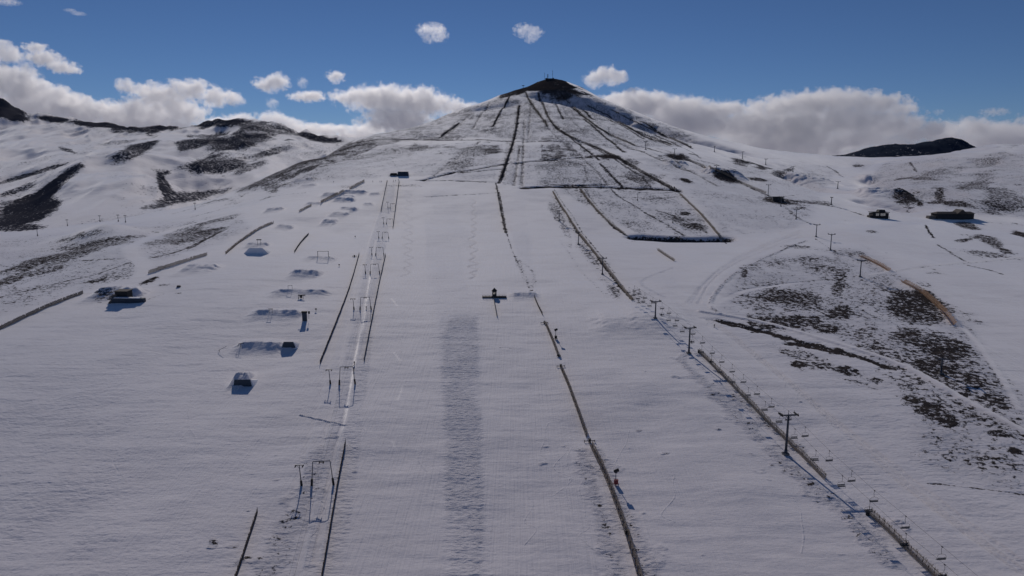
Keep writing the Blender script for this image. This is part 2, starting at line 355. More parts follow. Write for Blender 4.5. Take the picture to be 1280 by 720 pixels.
# ---- bare ground patches, a few of them painted shade
for e in [(80, 322, 62, 8, -14, .62), (120, 306, 50, 7, -10, .62), (55, 338, 40, 4, -12, .55), (30, 368, 50, 10, -16, .33), (235, 295, 42, 8, -14, .58), (262, 288, 26, 3, -10, .7),
          (100, 296, 34, 3, -12, .6), (20, 345, 26, 5, -20, .6), (150, 345, 40, 5, -14, .38), (170, 318, 6, 14, 10, .55), (270, 275, 30, 2.5, -14, .5), (120, 350, 18, 3, -10, .6),
          (335, 222, 44, 9, -25, .62), (385, 200, 40, 8, -22, .66), (425, 187, 36, 7, -16, .62), (470, 178, 40, 5, -8, .55), (440, 196, 50, 5, -6, .5), (525, 186, 26, 4, -4, .62),
          (590, 190, 32, 8, -4, .60), (612, 188, 14, 5, 0, .7), (572, 206, 26, 6, -14, .52), (600, 203, 26, 5, -10, .4), (540, 172, 40, 3, -2, .5),
          (800, 222, 22, 10, 20, .60), (757, 196, 16, 3.5, 4, .9), (715, 222, 44, 8, 0, .42), (700, 206, 34, 7, -5, .5), (790, 205, 10, 6, 30, .5),
          (870, 284, 20, 5, 14, .70), (846, 274, 12, 4, 20, .6), (857, 268, 6, 2, 0, .8), (843, 196, 15, 3.4, 8, .88), (905, 223, 17, 4.5, 6, .85), (926, 202, 11, 3.0, 12, .8), (955, 209, 10, 2.4, 4, .8),  # wide oval below the shoulder tower paints a shaded hollow as bare ground
          (975, 216, 9, 3, 8, .7), (950, 223, 12, 1.6, 10, .75), (856, 225, 7, 2.4, 12, .85), (972, 250, 22, 5, 6, .72), (1010, 252, 30, 2, 4, .5),
          (986, 210, 6, 2, 0, .7), (1072, 207, 8, 2, 0, .6), (1100, 204, 10, 3, 0, .45),
          (1000, 372, 44, 10, 4, .60), (1048, 360, 10, 22, 10, .68), (1052, 390, 14, 9, 0, .7), (970, 350, 30, 6, -8, .45), (1010, 402, 22, 5, 4, .66), (1036, 412, 22, 7, 8, .7),
          (975, 402, 26, 6, 6, .62), (1155, 372, 18, 8, 20, .82), (1132, 384, 34, 20, 12, .74), (1150, 396, 32, 12, 4, .70), (1140, 424, 30, 14, 8, .70), (1110, 440, 50, 16, 10, .52), (1215, 500, 60, 26, 30, .50), (1240, 580, 50, 16, 10, .45), (1160, 490, 60, 14, 16, .5), (1175, 432, 32, 18, 14, .76), (1080, 418, 18, 10, 0, .55), (1200, 450, 30, 20, 30, .5),
          (1170, 462, 26, 8, 14, .78), (1215, 478, 26, 9, 22, .62), (1245, 506, 18, 6, 30, .64), (1268, 567, 10, 4, 10, .8), (1145, 503, 22, 7, 16, .66), (1170, 518, 24, 9, 26, .72), (1185, 530, 14, 8, 20, .7),
          (1030, 457, 26, 4, 8, .62), (1058, 463, 12, 4, 8, .7), (998, 453, 5, 3, 0, .85), (1000, 442, 36, 5, 14, .5), (1098, 476, 8, 3, 10, .7), (1250, 545, 20, 4, 6, .5),
          (930, 340, 5, 7, 0, .7), (937, 331, 14, 1.6, -6, .7), (1065, 318, 6, 4, 0, .5), (1000, 308, 22, 2, 2, .45), (1030, 336, 16, 5, 0, .56), (1010, 322, 20, 3, 2, .5),
          (1132, 250, 15, 7, 10, .72), (1150, 256, 4, 2, 0, .85), (1175, 243, 8, 7, -50, .68), (1196, 256, 26, 4, 6, .8), (1208, 280, 18, 5, 18, .8), (1165, 218, 40, 8, -10, .5), (1240, 200, 30, 8, -10, .48),
          (1254, 250, 34, 18, 10, .58), (1220, 230, 30, 10, -20, .52), (1145, 222, 20, 3, 4, .65), (1243, 305, 16, 5, 24, .78), (1256, 313, 12, 4, 20, .75), (1235, 318, 34, 4, 6, .55), (1274, 292, 10, 3.4, 18, .88),
          (1205, 300, 12, 2, -4, .72), (1155, 355, 10, 3, 10, .4), (130, 372, 16, 5, 0, .5), (222, 368, 6, 2, 0, .6), (500, 232, 20, 1.5, 0, .4), (185, 350, 14, 3, -20, .7), (205, 356, 10, 2, 0, .5),
          (640, 116, 16, 3.4, -20, .9), (655, 112, 12, 3.2, -24, .98), (700, 112, 30, 4, 3, .9), (1090, 290, 6, 2, 0, .5), (440, 233, 18, 2, 0, .3)]:
    ell(*e[:5], rock=e[5])
quad_region([(675, 179), (712, 177), (730, 195), (676, 201)], rock=0.72, rough=1.0, soft=1.5)
quad_region([(676, 203), (728, 199), (760, 233), (676, 231)], rock=0.50, rough=1.0, soft=2)
quad_region([(640, 116), (658, 107), (680, 95), (700, 93), (712, 104), (724, 110), (700, 111), (660, 114)], rock=1.8, rough=1.0, soft=0.8)
quad_region([(596, 131), (632, 117), (640, 118), (640, 136), (604, 136)], rock=0.42, soft=2)
quad_region([(672, 114), (735, 114), (800, 142), (900, 176), (860, 172), (770, 142), (700, 130)], rock=0.50, rough=1.0, soft=5)  # bare-ground tone stands in for the shade right of the summit
quad_region([(285, 240), (372, 203), (450, 176), (480, 182), (400, 212), (330, 236)], rock=.78, rough=1.2, soft=2.5)
quad_region([(330, 236), (400, 205), (460, 184), (540, 178), (520, 196), (440, 214), (370, 236)], rock=.44, rough=1.1, soft=6)
# thin dark cuts, ditches, banks and a tower's painted shadow
TH = [([(445, 178), (500, 175), (560, 174), (640, 175)], 5, .9, -1), ([(640, 175), (700, 177), (727, 176)], 5, .85, -1), ([(665, 134), (700, 134), (735, 133)], 4, .5, 0), ([(600, 136), (625, 140), (660, 137)], 4, .45, 0),
      ([(528, 225), (560, 218), (600, 211), (634, 205)], 4, .9, -1.5), ([(575, 217), (600, 214), (632, 211)], 3, .9, -1), ([(640, 205), (680, 200), (728, 196)], 5, .9, -1.5),
      ([(520, 225), (575, 226), (618, 228)], 2.5, .75, -.6), ([(530, 247), (580, 244), (620, 241)], 1.5, .7, -.5),
      ([(655, 236), (690, 234), (725, 233), (780, 234), (848, 238)], 8.0, 1.0, -2), ([(690, 231), (725, 231), (760, 230)], 3, .9, -1), ([(788, 239), (820, 241), (848, 240)], 2.0, .8, 0), ([(792, 246), (820, 248), (845, 246)], 1.6, .85, 0),
      ([(796, 295), (830, 297), (870, 298), (905, 297)], 9.0, 1.1, -1.5), ([(788, 302), (820, 298)], 1.0, .7, 0), ([(905, 294), (960, 287), (1000, 283)], 2.5, .35, 0),
      ([(0, 372), (60, 356), (120, 342), (172, 324)], 1.3, .75, 0), ([(100, 326), (172, 323), (200, 321)], 1.2, .8, 0), ([(188, 322), (225, 312), (280, 290)], 1.6, .8, 0), ([(235, 310), (262, 298), (284, 287)], 1.5, .9, 0),
      ([(240, 272), (290, 258), (340, 245), (380, 240)], 1.6, .6, 0), ([(215, 268), (260, 256), (300, 247)], 1.6, .5, 0), ([(150, 382), (175, 378), (205, 368)], .8, .6, 0),
      ([(0, 352), (22, 345)], 2.0, .7, 0), ([(880, 397), (920, 403), (975, 418), (1065, 445), (1115, 462)], 3.0, 1.0, -.3), ([(905, 402), (960, 414)], 3.2, 1.0, -.6), ([(990, 428), (1040, 438), (1064, 446)], 4.0, 1.0, -.4),
      ([(930, 362), (985, 353), (1058, 346)], 1.3, .7, -.4), ([(1080, 346), (1160, 334), (1280, 322)], .9, .45, 0), ([(1040, 312), (1062, 316), (1090, 330)], .8, .6, 0), ([(994, 310), (1040, 313)], .9, .7, 0),
      ([(1157, 280), (1161, 288), (1167, 296)], 1.6, .9, 0), ([(1173, 307), (1190, 318), (1210, 328)], 1.5, .88, 0), ([(1210, 331), (1235, 337), (1253, 343)], 1.3, .88, 0), ([(1136, 204), (1146, 214)], 3, .8, 0), ([(1138, 221), (1154, 219)], 3, .85, 0),
      ([(1145, 604), (1200, 609), (1280, 620)], .5, .8, -.12), ([(1178, 467), (1205, 480), (1226, 492)], .7, .6, 0), ([(1090, 492), (1180, 505)], .5, .4, 0), ([(1010, 253), (1045, 257), (1080, 268)], 2.6, .95, -.4),  # stroke running right from the tower foot paints its cast shadow
      ([(850, 241), (900, 243), (960, 246), (1000, 243)], 1.5, .55, 0), ([(860, 246), (930, 250), (960, 250)], 1.5, .5, 0), ([(920, 268), (960, 268), (1000, 266)], 1.2, .4, 0), ([(1032, 207), (1055, 220)], 3, .7, 0), ([(925, 190), (950, 195), (975, 198)], 3, .65, 0),
      ([(928, 205), (945, 208), (960, 209)], 2, .7, 0), ([(375, 518), (400, 524), (432, 532)], .35, 0, .5), ([(555, 430), (600, 432), (640, 434)], .35, .35, -.2), ([(700, 300), (720, 330), (760, 372)], 2.0, .25, 0),
      ([(657, 331), (668, 346), (664, 365)], 1.5, .42, 0), ([(750, 204), (764, 218), (778, 233)], 3, .9, 0), ([(820, 262), (850, 274), (884, 291)], 2.5, .66, 0), ([(803, 220), (812, 232), (813, 236)], 2.5, .85, 0), ([(730, 206), (734, 222)], 2, .7, 0),
      ([(703, 132), (712, 148), (728, 164)], 3.5, .6, -.5), ([(574, 153), (562, 161), (550, 171)], 4, .95, -1), ([(637, 120), (626, 140), (616, 158)], 4, .97, -1),
      ([(649, 130), (646, 155), (642, 174)], 4.5, .97, -1), ([(642, 174), (633, 203), (624, 229)], 3.5, .97, -1), ([(620, 229), (625, 255), (632, 292)], 1.6, .9, 0), ([(624, 240), (629, 268), (633, 292)], 1.3, .8, 0), ([(633, 292), (642, 318), (652, 340), (663, 362)], .8, .62, 0),
      ([(657, 115), (665, 130), (673, 142), (684, 158)], 4.5, .96, -1), ([(684, 158), (700, 175), (740, 208), (765, 237)], 3.0, .62, 0), ([(673, 115), (680, 133), (688, 152), (707, 168), (727, 177)], 4.5, .97, -1), ([(727, 177), (753, 188), (782, 203), (810, 219), (848, 240)], 4, .97, -1.5), ([(733, 180), (765, 197), (800, 219)], 3, .88, -.5),
      ([(700, 118), (720, 137), (743, 157), (762, 168)], 5.0, .97, -1.2), ([(762, 168), (795, 183), (830, 192)], 3.5, .85, 0), ([(733, 132), (765, 148), (790, 162), (817, 173), (840, 182)], 4.5, .95, -1), ([(740, 140), (790, 151), (815, 163), (866, 185)], 4.5, .93, -1), ([(820, 174), (855, 185), (875, 197)], 3, .7, 0),
      ([(765, 237), (775, 246), (815, 270), (855, 294)], 1.8, .85, 0), ([(848, 194), (880, 208), (906, 218), (929, 230), (960, 243)], 3.2, .88, 0), ([(848, 241), (878, 270), (908, 304)], 1.6, .7, 0), ([(691, 240), (710, 272), (735, 307), (777, 360), (790, 376)], 1.5, .9, 0), ([(693, 238), (716, 272), (742, 309), (768, 340)], 1.0, .6, 0),
      ([(725, 236), (745, 262), (765, 282), (782, 293)], 2.2, .85, 0), ([(730, 236), (752, 264), (780, 292)], 1.2, .6, 0), ([(690, 245), (720, 290), (760, 350)], 3.5, .30, 0), ([(975, 250), (997, 272), (1018, 282)], 3.0, .55, 0), ([(1019, 297), (1040, 312), (1058, 320)], .8, .7, 0)]
TH += [([(u, v0), (u + du * .5, (v0 + v1) / 2), (u + du, v1)], w_ * 1.45, min(r_ + .18, 1.0), -1.2) for u, v0, du, v1, w_, r_ in [(716, 122, 26, 150, 3, .8), (690, 118, 14, 150, 2.5, .7), (664, 120, -4, 172, 2.5, .45), (655, 150, -3, 232, 2.5, .5), (745, 140, 60, 172, 3, .75), (780, 150, 70, 182, 3, .7), (800, 148, 90, 185, 3, .9), (760, 146, 60, 176, 3, .9), (730, 150, 50, 190, 3, .85), (850, 168, 70, 192, 3, .7), (705, 165, 44, 200, 2.2, .8), (612, 128, -22, 160, 3, .5), (590, 142, -34, 168, 3, .45), (770, 178, 90, 214, 3, .55), (836, 200, 60, 232, 2.5, .5), (650, 180, -8, 232, 2, .5), (820, 186, 80, 206, 2.5, .5), (600, 176, -60, 222, 3, .4)]]
for px, wd, rk, hh in TH: stroke(px, wd * .72, rock=rk, h=hh * 0.7, noise=0.9, soft=.7)
# roads and groomed tracks
def road(px, wd, rough=0.05, h=0.0): stroke(px, wd, rock=-0.95, rough=rough, h=h, noise=0.05)
road([(1290, 275), (1130, 272), (1060, 282), (1000, 290), (925, 318), (882, 348), (866, 378)], 13, .1)
stroke([(1008, 300), (940, 330), (902, 358), (888, 380), (900, 392)], 1.2, rock=.5, rough=.9, h=.3, noise=.6)
stroke([(840, 336), (800, 352), (830, 372)], 1.0, rough=.9, noise=.6)
road([(885, 355), (868, 378), (885, 400), (940, 440), (1010, 500), (1080, 560), (1200, 655), (1290, 720)], 4.5, .12)
road([(876, 389), (960, 403), (1040, 428), (1130, 460), (1200, 500), (1290, 548)], 1.6, .05, .6)
road([(1185, 390), (1215, 420), (1245, 465), (1275, 515)], 1.2, .05, .2)
road([(1072, 262), (1070, 244), (1082, 218), (1105, 199)], 11, .1); road([(1078, 236), (1110, 235), (1138, 232)], 5, .05)
road([(165, 308), (168, 320), (180, 330), (178, 345)], 6, .1); road([(160, 312), (200, 292), (280, 270)], 4, .1)
road([(875, 388), (930, 364), (1000, 352)], 2.0, .1)
stroke([(1085, 345), (1160, 332), (1290, 320)], 1.2, rock=-.9, rough=.1, h=.3)
for off in (-5, -3.2, -1.6, 1.6, 3.0):                     # ruts of the snow cat on the access track
    P = [(888 + off, 398), (940 + off, 437), (1010 + off, 497), (1080 + off * 2, 557), (1200 + off * 3, 652), (1290 + off * 3, 717)]
    stroke(P, .45, rough=.6, h=-.22, noise=.1)
    P = [(1000, 292 + off), (930, 321 + off), (888 + off, 352), (868 + off * 2, 380)]
    stroke(P, .7, rough=.6, h=-.25, noise=.1)
for P in ([(372, 720), (395, 600), (420, 480), (440, 380), (462, 300), (480, 240)], [(340, 720), (372, 600), (404, 480), (432, 380), (455, 310)],
          [(470, 300), (458, 370), (450, 410), (443, 455), (432, 520), (420, 560), (395, 700)]):
    stroke(P, .9, rough=.03, h=-.18, noise=.1)
_R = ROUGH; ROUGH = ICE
stroke([(1290, 275), (1130, 272), (1060, 282), (1000, 290), (925, 318), (882, 348), (866, 378)], 8, rough=.5, noise=.3)
stroke([(868, 378), (885, 400), (940, 440), (1010, 500), (1080, 560), (1200, 655)], 3, rough=.3, noise=.3)
stroke([(880, 390), (960, 403), (1040, 428), (1130, 460), (1200, 500), (1290, 548)], 1.5, rough=.5)
stroke([(459, 372), (455, 400), (449, 425), (443, 452), (437, 490), (432, 520), (424, 556)], .55, rough=.8, noise=.8, soft=.9)
stroke([(463, 345), (459, 372)], .5, rough=.6, noise=.5)
for q in ([(489, 374), (497, 384)], [(492, 440), (500, 450)], [(503, 482), (497, 500)], [(491, 552), (494, 560)]): stroke(q, .45, rough=.4, noise=.5, soft=.9)
ROUGH = _R
# zig-zag ski turns down the race lanes
def zig(u0, v0, u1, v1, wpx, nturn, hh=-.10, ww=.35):
    pts = []; rz_ = random.Random(nturn)
    for k in range(nturn + 1):
        s = (k / nturn) ** 1.0; lo = 1 - s; pts.append((u0 + (u1 - u0) * s + (wpx * (0.55 + .45 * s)) * (1 if k % 2 else -1) * rz_.uniform(.5, 1.2) + rz_.uniform(-1, 1), v0 + (v1 - v0) * s))
    stroke(pts, ww, rough=.9, h=hh, noise=.1)
zig(592, 250, 592, 350, 6, 24, -.5, .8); zig(512, 240, 508, 345, 7, 22, -.3, .7)
rs = random.Random(5)
for k in range(26):                         # loose ski tracks
    u = rs.uniform(150, 1020); v = rs.uniform(400, 690)
    if 540 < u < 615: continue
    pts = [(u, v)]; du = rs.uniform(-26, 26)
    for q in range(4): pts.append((pts[-1][0] + du + rs.uniform(-8, 8), pts[-1][1] - rs.uniform(8, 22))); du = -du * rs.uniform(.4, 1)
    stroke(densify(pts, 3), .16, rough=.45, h=-rs.uniform(.008, .02), noise=.1)
# rocky crumbs beside the lines of fence
for e in [(700, 275, 6, 30, -30, .45), (735, 318, 6, 26, -35, .45), (768, 365, 8, 16, -40, .5), (798, 372, 10, 14, -50, .42), (655, 345, 4, 20, -25, .35)]: ell(*e[:5], rock=e[5])
for P in ([(960, 560), (1010, 600), (1060, 645), (1110, 700)], [(850, 450), (900, 500), (950, 545)], [(330, 720), (372, 640), (400, 560)], [(725, 560), (775, 720)], [(745, 560), (815, 720)], [(925, 500), (1000, 560)]):
    stroke(P, 2.4, rough=1.3, rock=.30, noise=1.2, soft=.8)

# ---- relief
und = fbm(GX / 60, GY / 75, 3, 21) * 1.9 + fbm(GX / 17, GY / 24, 3, 25) * 0.16
far = sstep(500, 1100, GD)
und += far * (fbm(GX / 120, GY / 160, 4, 31) * 4.5 + fbm(GX / 35, GY / 50, 3, 35) * 0.8)
und += fbm(GX / 26 + 2, GY / 8, 3, 27) * .24 * sstep(900, 300, GD)
und += ROUGH * ((fbm(GX / 1.7, GY / 1.1, 2, 41) * 0.135 + fbm(GX / 5, GY / 3, 2, 43) * .07) + far * fbm(GX / 16, GY / 12, 3, 45) * 0.75)
und += ROCK * fbm(GX / 9, GY / 9, 3, 51) * 0.35
DZ_ICE = None
rh = sstep(1050, 1200, GU) * sstep(300, 250, GV) * far
und += rh * (fbm(GX / 60 + 3, GY / 90, 4, 61) * 7)
def scoop(px, w, h):
    P = to_world(densify(px)); si, sj = region(P, w * 3); d, s_ = poly_dist(P, si, sj); DZ[si, sj] += h * np.exp(-(d / w) ** 2) * (1 + .3 * fbm(GX[si, sj] / 40, GY[si, sj] / 40, 3, 77))
scoop([(705, 121), (745, 132), (790, 150), (850, 169), (900, 183)], 46, -27)
scoop([(690, 119), (735, 126), (770, 140)], 40, -14)
scoop([(800, 296), (850, 299), (903, 298)], 9, -4.5)
scoop([(600, 137), (640, 131)], 30, -7); scoop([(990, 222), (1015, 231), (1040, 238)], 18, -7); scoop([(1085, 225), (1095, 235), (1120, 240)], 16, -6); scoop([(1078, 252), (1100, 257), (1130, 262)], 12, -5)
DZ += und * sstep(1.0, 0.95, GD / 2600) * 1.0
def mound(u, v, lx, ly, h, ang=0, flat=0.35, steep=1.0):
    """snow heap: lx, ly half sizes in metres; the face towards the camera is cut steep"""
    c = to_world([(u, v)])[0]; P = np.array([c, c]); si, sj = region(P, max(lx * 1.3, ly * 2.6))
    ca_, sa_ = math.cos(R(ang)), math.sin(R(ang))
    x = (GX[si, sj] - c[0]) * ca_ + (GY[si, sj] - c[1]) * sa_; y = -(GX[si, sj] - c[0]) * sa_ + (GY[si, sj] - c[1]) * ca_
    y = y + (.25 * ly) * fbm(x / (lx * .5) + u, y * 0, 3, 9) + .12 * ly * (x / lx) ** 2
    fx = 1 - sstep(.62, 1.2, np.abs(x) / lx + .10 * fbm(x / (lx * .3), y / 3 + u, 3, 3))
    fy = np.where(y < 0, (1 - np.clip(-y / (ly * 2.6), 0, 1)) ** 1.9, 1 - sstep(0.0, 2.2, y / ly))
    DZ[si, sj] += 1.15 * h * fx * fy * (1 + .15 * fbm(x / (lx * .2), y * .3, 2, 4))
MOUNDS = [(302, 473, 3.2, 5, 2.6, 0, .3), (325, 431, 11.5, 5, 2.0, 0, .6), (362, 430, 2.6, 4, 1.4, 0, .3), (345, 394, 13.5, 5, 2.2, 0, .6), (375, 369, 17, 6, 2.4, 0, .6), (382, 345, 10, 6, 2.7, 0, .8),
          (321, 308, 9, 7, 2.6, 0, .5), (400, 325, 12, 6, 1.8, 0, .7), (411, 279, 7, 8, 2.4, 0, .7), (424, 269, 9, 8, 2.0, 0, .7), (435, 263, 9, 8, 2.4, 0, .8), (250, 336, 12, 9, 2.6, 0, .8), (356, 285, 8, 7, 2.4, 0, .7),
          (442, 241, 15, 8, 3.2, -4, .5), (430, 250, 12, 7, 3.0, -4, .5), (434, 246, 8, 6, 2.0, 0, .6), (392, 254, 9, 6, 2, 0, .6), (412, 243, 9, 8, 2.2, 0, .8),
          (655, 371, 8.5, 5, 1.8, 0, .4), (342, 262, 9, 8, 2.6, 0, .5), (378, 226, 16, 10, 3.2, 0, .5), (148, 368, 15, 8, 4.2, 0, .4), (385, 232, 10, 8, 2, 0, .5),
          (460, 256, 5, 6, 1.5, 15, .5), (468, 243, 6, 6, 1.5, 15, .5), (820, 398, 16, 16, 1.0, 0, .9), (790, 405, 20, 14, 1.3, 0, .9),
          (1100, 262, 14, 10, 2, 0, .5), (1015, 226, 34, 30, 9, 0, .9), (1105, 245, 30, 30, 8, -10, .8), (1092, 222, 20, 26, 6, 0, .8), (905, 219, 26, 20, 8, 0, .8), (845, 205, 16, 16, 4, 0, .8)]
for mm in MOUNDS: mound(*mm[:6], steep=mm[6])
FADE = sstep(2900, 2300, GD)
GZ2 = GZ + DZ * FADE
GT2 = GZ2 / GD

def grid_mesh(name, X, Y, Z, mat, attrs, kind='structure'):
    ni, nj = X.shape
    co = np.stack([X, Y, Z], 2).reshape(-1, 3).astype(np.float32)
    idx = np.arange(ni * nj).reshape(ni, nj)
    q = np.stack([idx[:-1, :-1], idx[1:, :-1], idx[1:, 1:], idx[:-1, 1:]], 2).reshape(-1, 4).astype(np.int32)
    me = bpy.data.meshes.new(name); me.vertices.add(len(co)); me.vertices.foreach_set("co", co.ravel())
    me.loops.add(q.size); me.loops.foreach_set("vertex_index", q.ravel())
    me.polygons.add(len(q)); me.polygons.foreach_set("loop_start", np.arange(0, q.size, 4, dtype=np.int32))
    try: me.polygons.foreach_set("loop_total", np.full(len(q), 4, dtype=np.int32))
    except Exception: pass
    me.update(calc_edges=True)
    me.shade_smooth()
    for k, arr in attrs.items():
        at = me.attributes.new(k, 'FLOAT', 'POINT'); at.data.foreach_set("value", arr.ravel().astype(np.float32))
    me.materials.append(mat)
    o = bpy.data.objects.new(name, me); COL.objects.link(o); o['kind'] = kind
    return o
grid_mesh('snow_slope', GX, GY, GZ2 + CZ, M['snow'], {'rock': ROCK - .25 * (1 - sstep(0, .08, ROCK)), 'rough': ROUGH, 'ice': ICE})

# ------------------------------------------------------------------ the hills on the left, behind the slope
def hills(name, cols, arange, drange, na, nd, mat, rock_fn, relief, seed):
    C_ = []
    for u, lst in cols:
        for v, d in lst:
            a, t = pix_at(u, v); C_.append((a * 2.2, math.log(d) * 1.3, t))
    C_ = np.array(C_); Q = C_[:, :2]; m = len(Q); DD = np.linalg.norm(Q[:, None] - Q[None], axis=2)
    B = np.zeros((m + 3, m + 3)); B[:m, :m] = tps(DD) + np.eye(m) * 1e-4; B[:m, m] = 1; B[:m, m + 1:] = Q; B[m, :m] = 1; B[m + 1:, :m] = Q.T
    s = np.linalg.solve(B, np.concatenate([C_[:, 2], np.zeros(3)]))
    a = np.linspace(*arange, na); d = np.geomspace(*drange, nd); AA, DDD = np.meshgrid(a, d, indexing='ij')
    q = np.stack([AA.ravel() * 2.2, np.log(DDD).ravel() * 1.3], 1); o = np.zeros(len(q))
    for k in range(0, len(q), 40000):
        qq = q[k:k + 40000]; o[k:k + 40000] = tps(np.sqrt(((qq[:, None] - Q[None]) ** 2).sum(2))) @ s[:m] + s[m] + qq @ s[m + 1:]
    T = o.reshape(AA.shape); X, Y, Z = AA * DDD, DDD, T * DDD
    Z = Z + relief(X, Y, AA, DDD)
    U, V = at_pix(AA, Z / DDD)
    rk, rg = rock_fn(X, Y, U, V, Z)
    return grid_mesh(name, X, Y, Z + CZ, mat, {'rock': rk, 'rough': rg})
cols = [(-500, [(300, 1300), (250, 2000), (190, 3200), (150, 4600), (170, 5600)]),
        (-150, [(305, 1200), (290, 1400), (240, 2000), (190, 3000), (138, 4600), (165, 5600)]),
        (0, [(310, 1200), (290, 1350), (262, 1700), (236, 2100), (200, 2800), (160, 3900), (124, 4700), (165, 5600)]),
        (24, [(200, 2800), (160, 3900), (140, 4700), (168, 5600)]), (-30, [(200, 2800), (160, 3900), (128, 4700), (168, 5600)]),
        (60, [(305, 1200), (280, 1400), (250, 1800), (222, 2200), (190, 3000), (160, 4000), (147, 4700), (170, 5600)]),
        (100, [(305, 1200), (275, 1400), (235, 1800), (208, 2150), (195, 2800), (170, 3800), (151, 4700), (175, 5600)]),
        (165, [(300, 1200), (262, 1500), (220, 1900), (192, 2400), (180, 3200), (163, 4500), (190, 5600)]),
        (210, [(290, 1250), (265, 1500), (230, 1900), (195, 2500), (172, 3300), (160, 4300), (190, 5600)]),
        (245, [(290, 1250), (262, 1700), (245, 2100), (200, 2900), (168, 3700), (155, 4200), (190, 5600)]),
        (290, [(280, 1300), (245, 1900), (220, 2400), (195, 2900), (165, 3600), (150, 4000), (190, 5400)]),
        (340, [(270, 1400), (225, 2200), (200, 2700), (180, 3200), (158, 3900), (195, 5400)]),
        (415, [(260, 1500), (215, 2400), (190, 3000), (172, 3900), (200, 5400)]),
        (500, [(260, 1600), (220, 2600), (185, 3900), (210, 5400)]), (640, [(260, 1600), (200, 3900), (220, 5400)]),
        (900, [(260, 1900), (215, 4100), (225, 5400)]), (1300, [(260, 1900), (205, 4100), (220, 5400)]), (1800, [(260, 1900), (190, 4100), (210, 5400)])]
def rel_left(X, Y, A, Dd):
    r1 = 1 - np.abs(fbm(X / 420 + 5, Y / 700, 4, 71)) * 2
    g = 1 - np.abs(fbm((X + Y * .5) / 150, (Y - X * .3) / 500, 3, 75)) * 2
    k = sstep(1200, 1900, Dd)
    return (r1 * 20 + fbm(X / 130, Y / 260, 4, 73) * 9) * k + g * 17 * k - 20 * k - 55 * k * np.exp(-((X + .27 * Dd - 2) / 60) ** 2) * 0 + sstep(3300, 4200, Dd) * (1 - np.abs(fbm(X / 170, Y / 900, 4, 79)) * 2.2 - .5) * 34
def rock_left(X, Y, U, V, Z):
    rk = 0.05 + 0.30 * sstep(-.1, .5, fbm(X / 300, Y / 500, 4, 81))
    def el(u, v, ru, rv, ang, val, rk):
        c, s = math.cos(R(ang)), math.sin(R(ang)); x = ((U - u) * c + (V - v) * s) / ru; y = (-(U - u) * s + (V - v) * c) / rv
        k = 1 - sstep(.55, 1.4, np.hypot(x, y) * (1 + .7 * fbm(X / 90, Y / 160, 4, 83, .65))); return np.maximum(rk, val * k)
    for e in [(5, 135, 30, 14, 20, 1.4), (70, 149, 24, 4, 4, 1.1), (130, 156, 56, 4, 6, 1.1), (200, 160, 44, 4.5, -6, 1.0), (270, 153, 40, 6, -4, 1.0), (330, 160, 50, 7, 10, .8), (400, 173, 34, 5, 14, .95),
              (66, 234, 56, 10, -40, 1.2), (36, 262, 52, 17, -16, 1.1), (20, 284, 45, 5, 0, .95), (165, 190, 34, 8, -22, .88), (85, 188, 18, 2.5, 20, .75), (45, 216, 55, 3, -16, .75), (20, 238, 30, 4, -20, .7),
              (205, 232, 22, 7, 60, .9), (230, 248, 46, 7, -10, .85), (262, 205, 34, 11, -15, .85), (285, 208, 26, 10, -20, .8), (205, 215, 8, 3, 0, .8), (195, 258, 20, 3, -6, .75), (240, 180, 44, 9, -10, .85), (300, 176, 60, 11, -10, .9),
              (150, 178, 40, 3, -6, .5), (340, 190, 30, 6, -16, .75), (310, 210, 24, 4, -20, .75), (130, 230, 5, 1.5, 0, .8)]:
        rk = el(*e, rk)
    def sm(u, v, ru, rv, ang, rk):
        c, s = math.cos(R(ang)), math.sin(R(ang)); x = ((U - u) * c + (V - v) * s) / ru; y = (-(U - u) * s + (V - v) * c) / rv
        return rk * (sstep(.6, 1.1, np.hypot(x, y)))
    rk = sm(110, 245, 42, 34, 0, rk)
    rk = sm(30, 165, 70, 12, 6, rk); rk = sm(205, 195, 22, 18, -50, rk)
    return rk, np.full_like(rk, .5)
hills('snowy_hills', cols, (-1.4, 1.4), (1150, 6000), 1500, 330, M['snow_far'], rock_left, rel_left, 1)
# far dark rocky mountain on the right, and snow far beyond
cols = [(-600, [(215, 6000), (190, 8000), (215, 9000)]), (0, [(215, 6000), (180, 8000), (215, 9000)]), (500, [(225, 6000), (215, 7800), (225, 9000)]), (980, [(225, 6000), (205, 7600), (225, 9000)]), (1040, [(215, 6000), (203, 7000), (196.5, 7600), (225, 9000)]),
        (1062, [(215, 6000), (192, 7500), (225, 9000)]), (1085, [(215, 6000), (186.5, 7500), (225, 9000)]), (1110, [(215, 6000), (183, 7500), (225, 9000)]), (1128, [(215, 6000), (182, 7500), (225, 9000)]), (1150, [(215, 6000), (182.5, 7500), (225, 9000)]),
        (1165, [(215, 6000), (176.5, 7500), (225, 9000)]), (1178, [(215, 6000), (173.5, 7500), (225, 9000)]), (1192, [(215, 6000), (174.5, 7500), (225, 9000)]), (1205, [(215, 6000), (178, 7500), (225, 9000)]), (1216, [(215, 6000), (186, 7500), (225, 9000)]),
        (1240, [(215, 6000), (192, 7500), (225, 9000)]), (1300, [(215, 6000), (200, 7500), (225, 9000)]), (1700, [(215, 6000), (190, 7500), (225, 9000)])]
def rel_far(X, Y, A, Dd): return (1 - np.abs(fbm(X / 260, Y / 600, 5, 91)) * 2) * 34 - 12
def rock_far(X, Y, U, V, Z):
    rk = 1.08 + .5 * fbm(X / 200, Y / 600, 4, 95); rk = np.where(U < 900, .5, rk); return rk, np.full_like(rk, .6)
hills('rocky_mountain', cols, (-1.3, 1.3), (6000, 9000), 1400, 70, M['snow_dark'], rock_far, rel_far, 2)
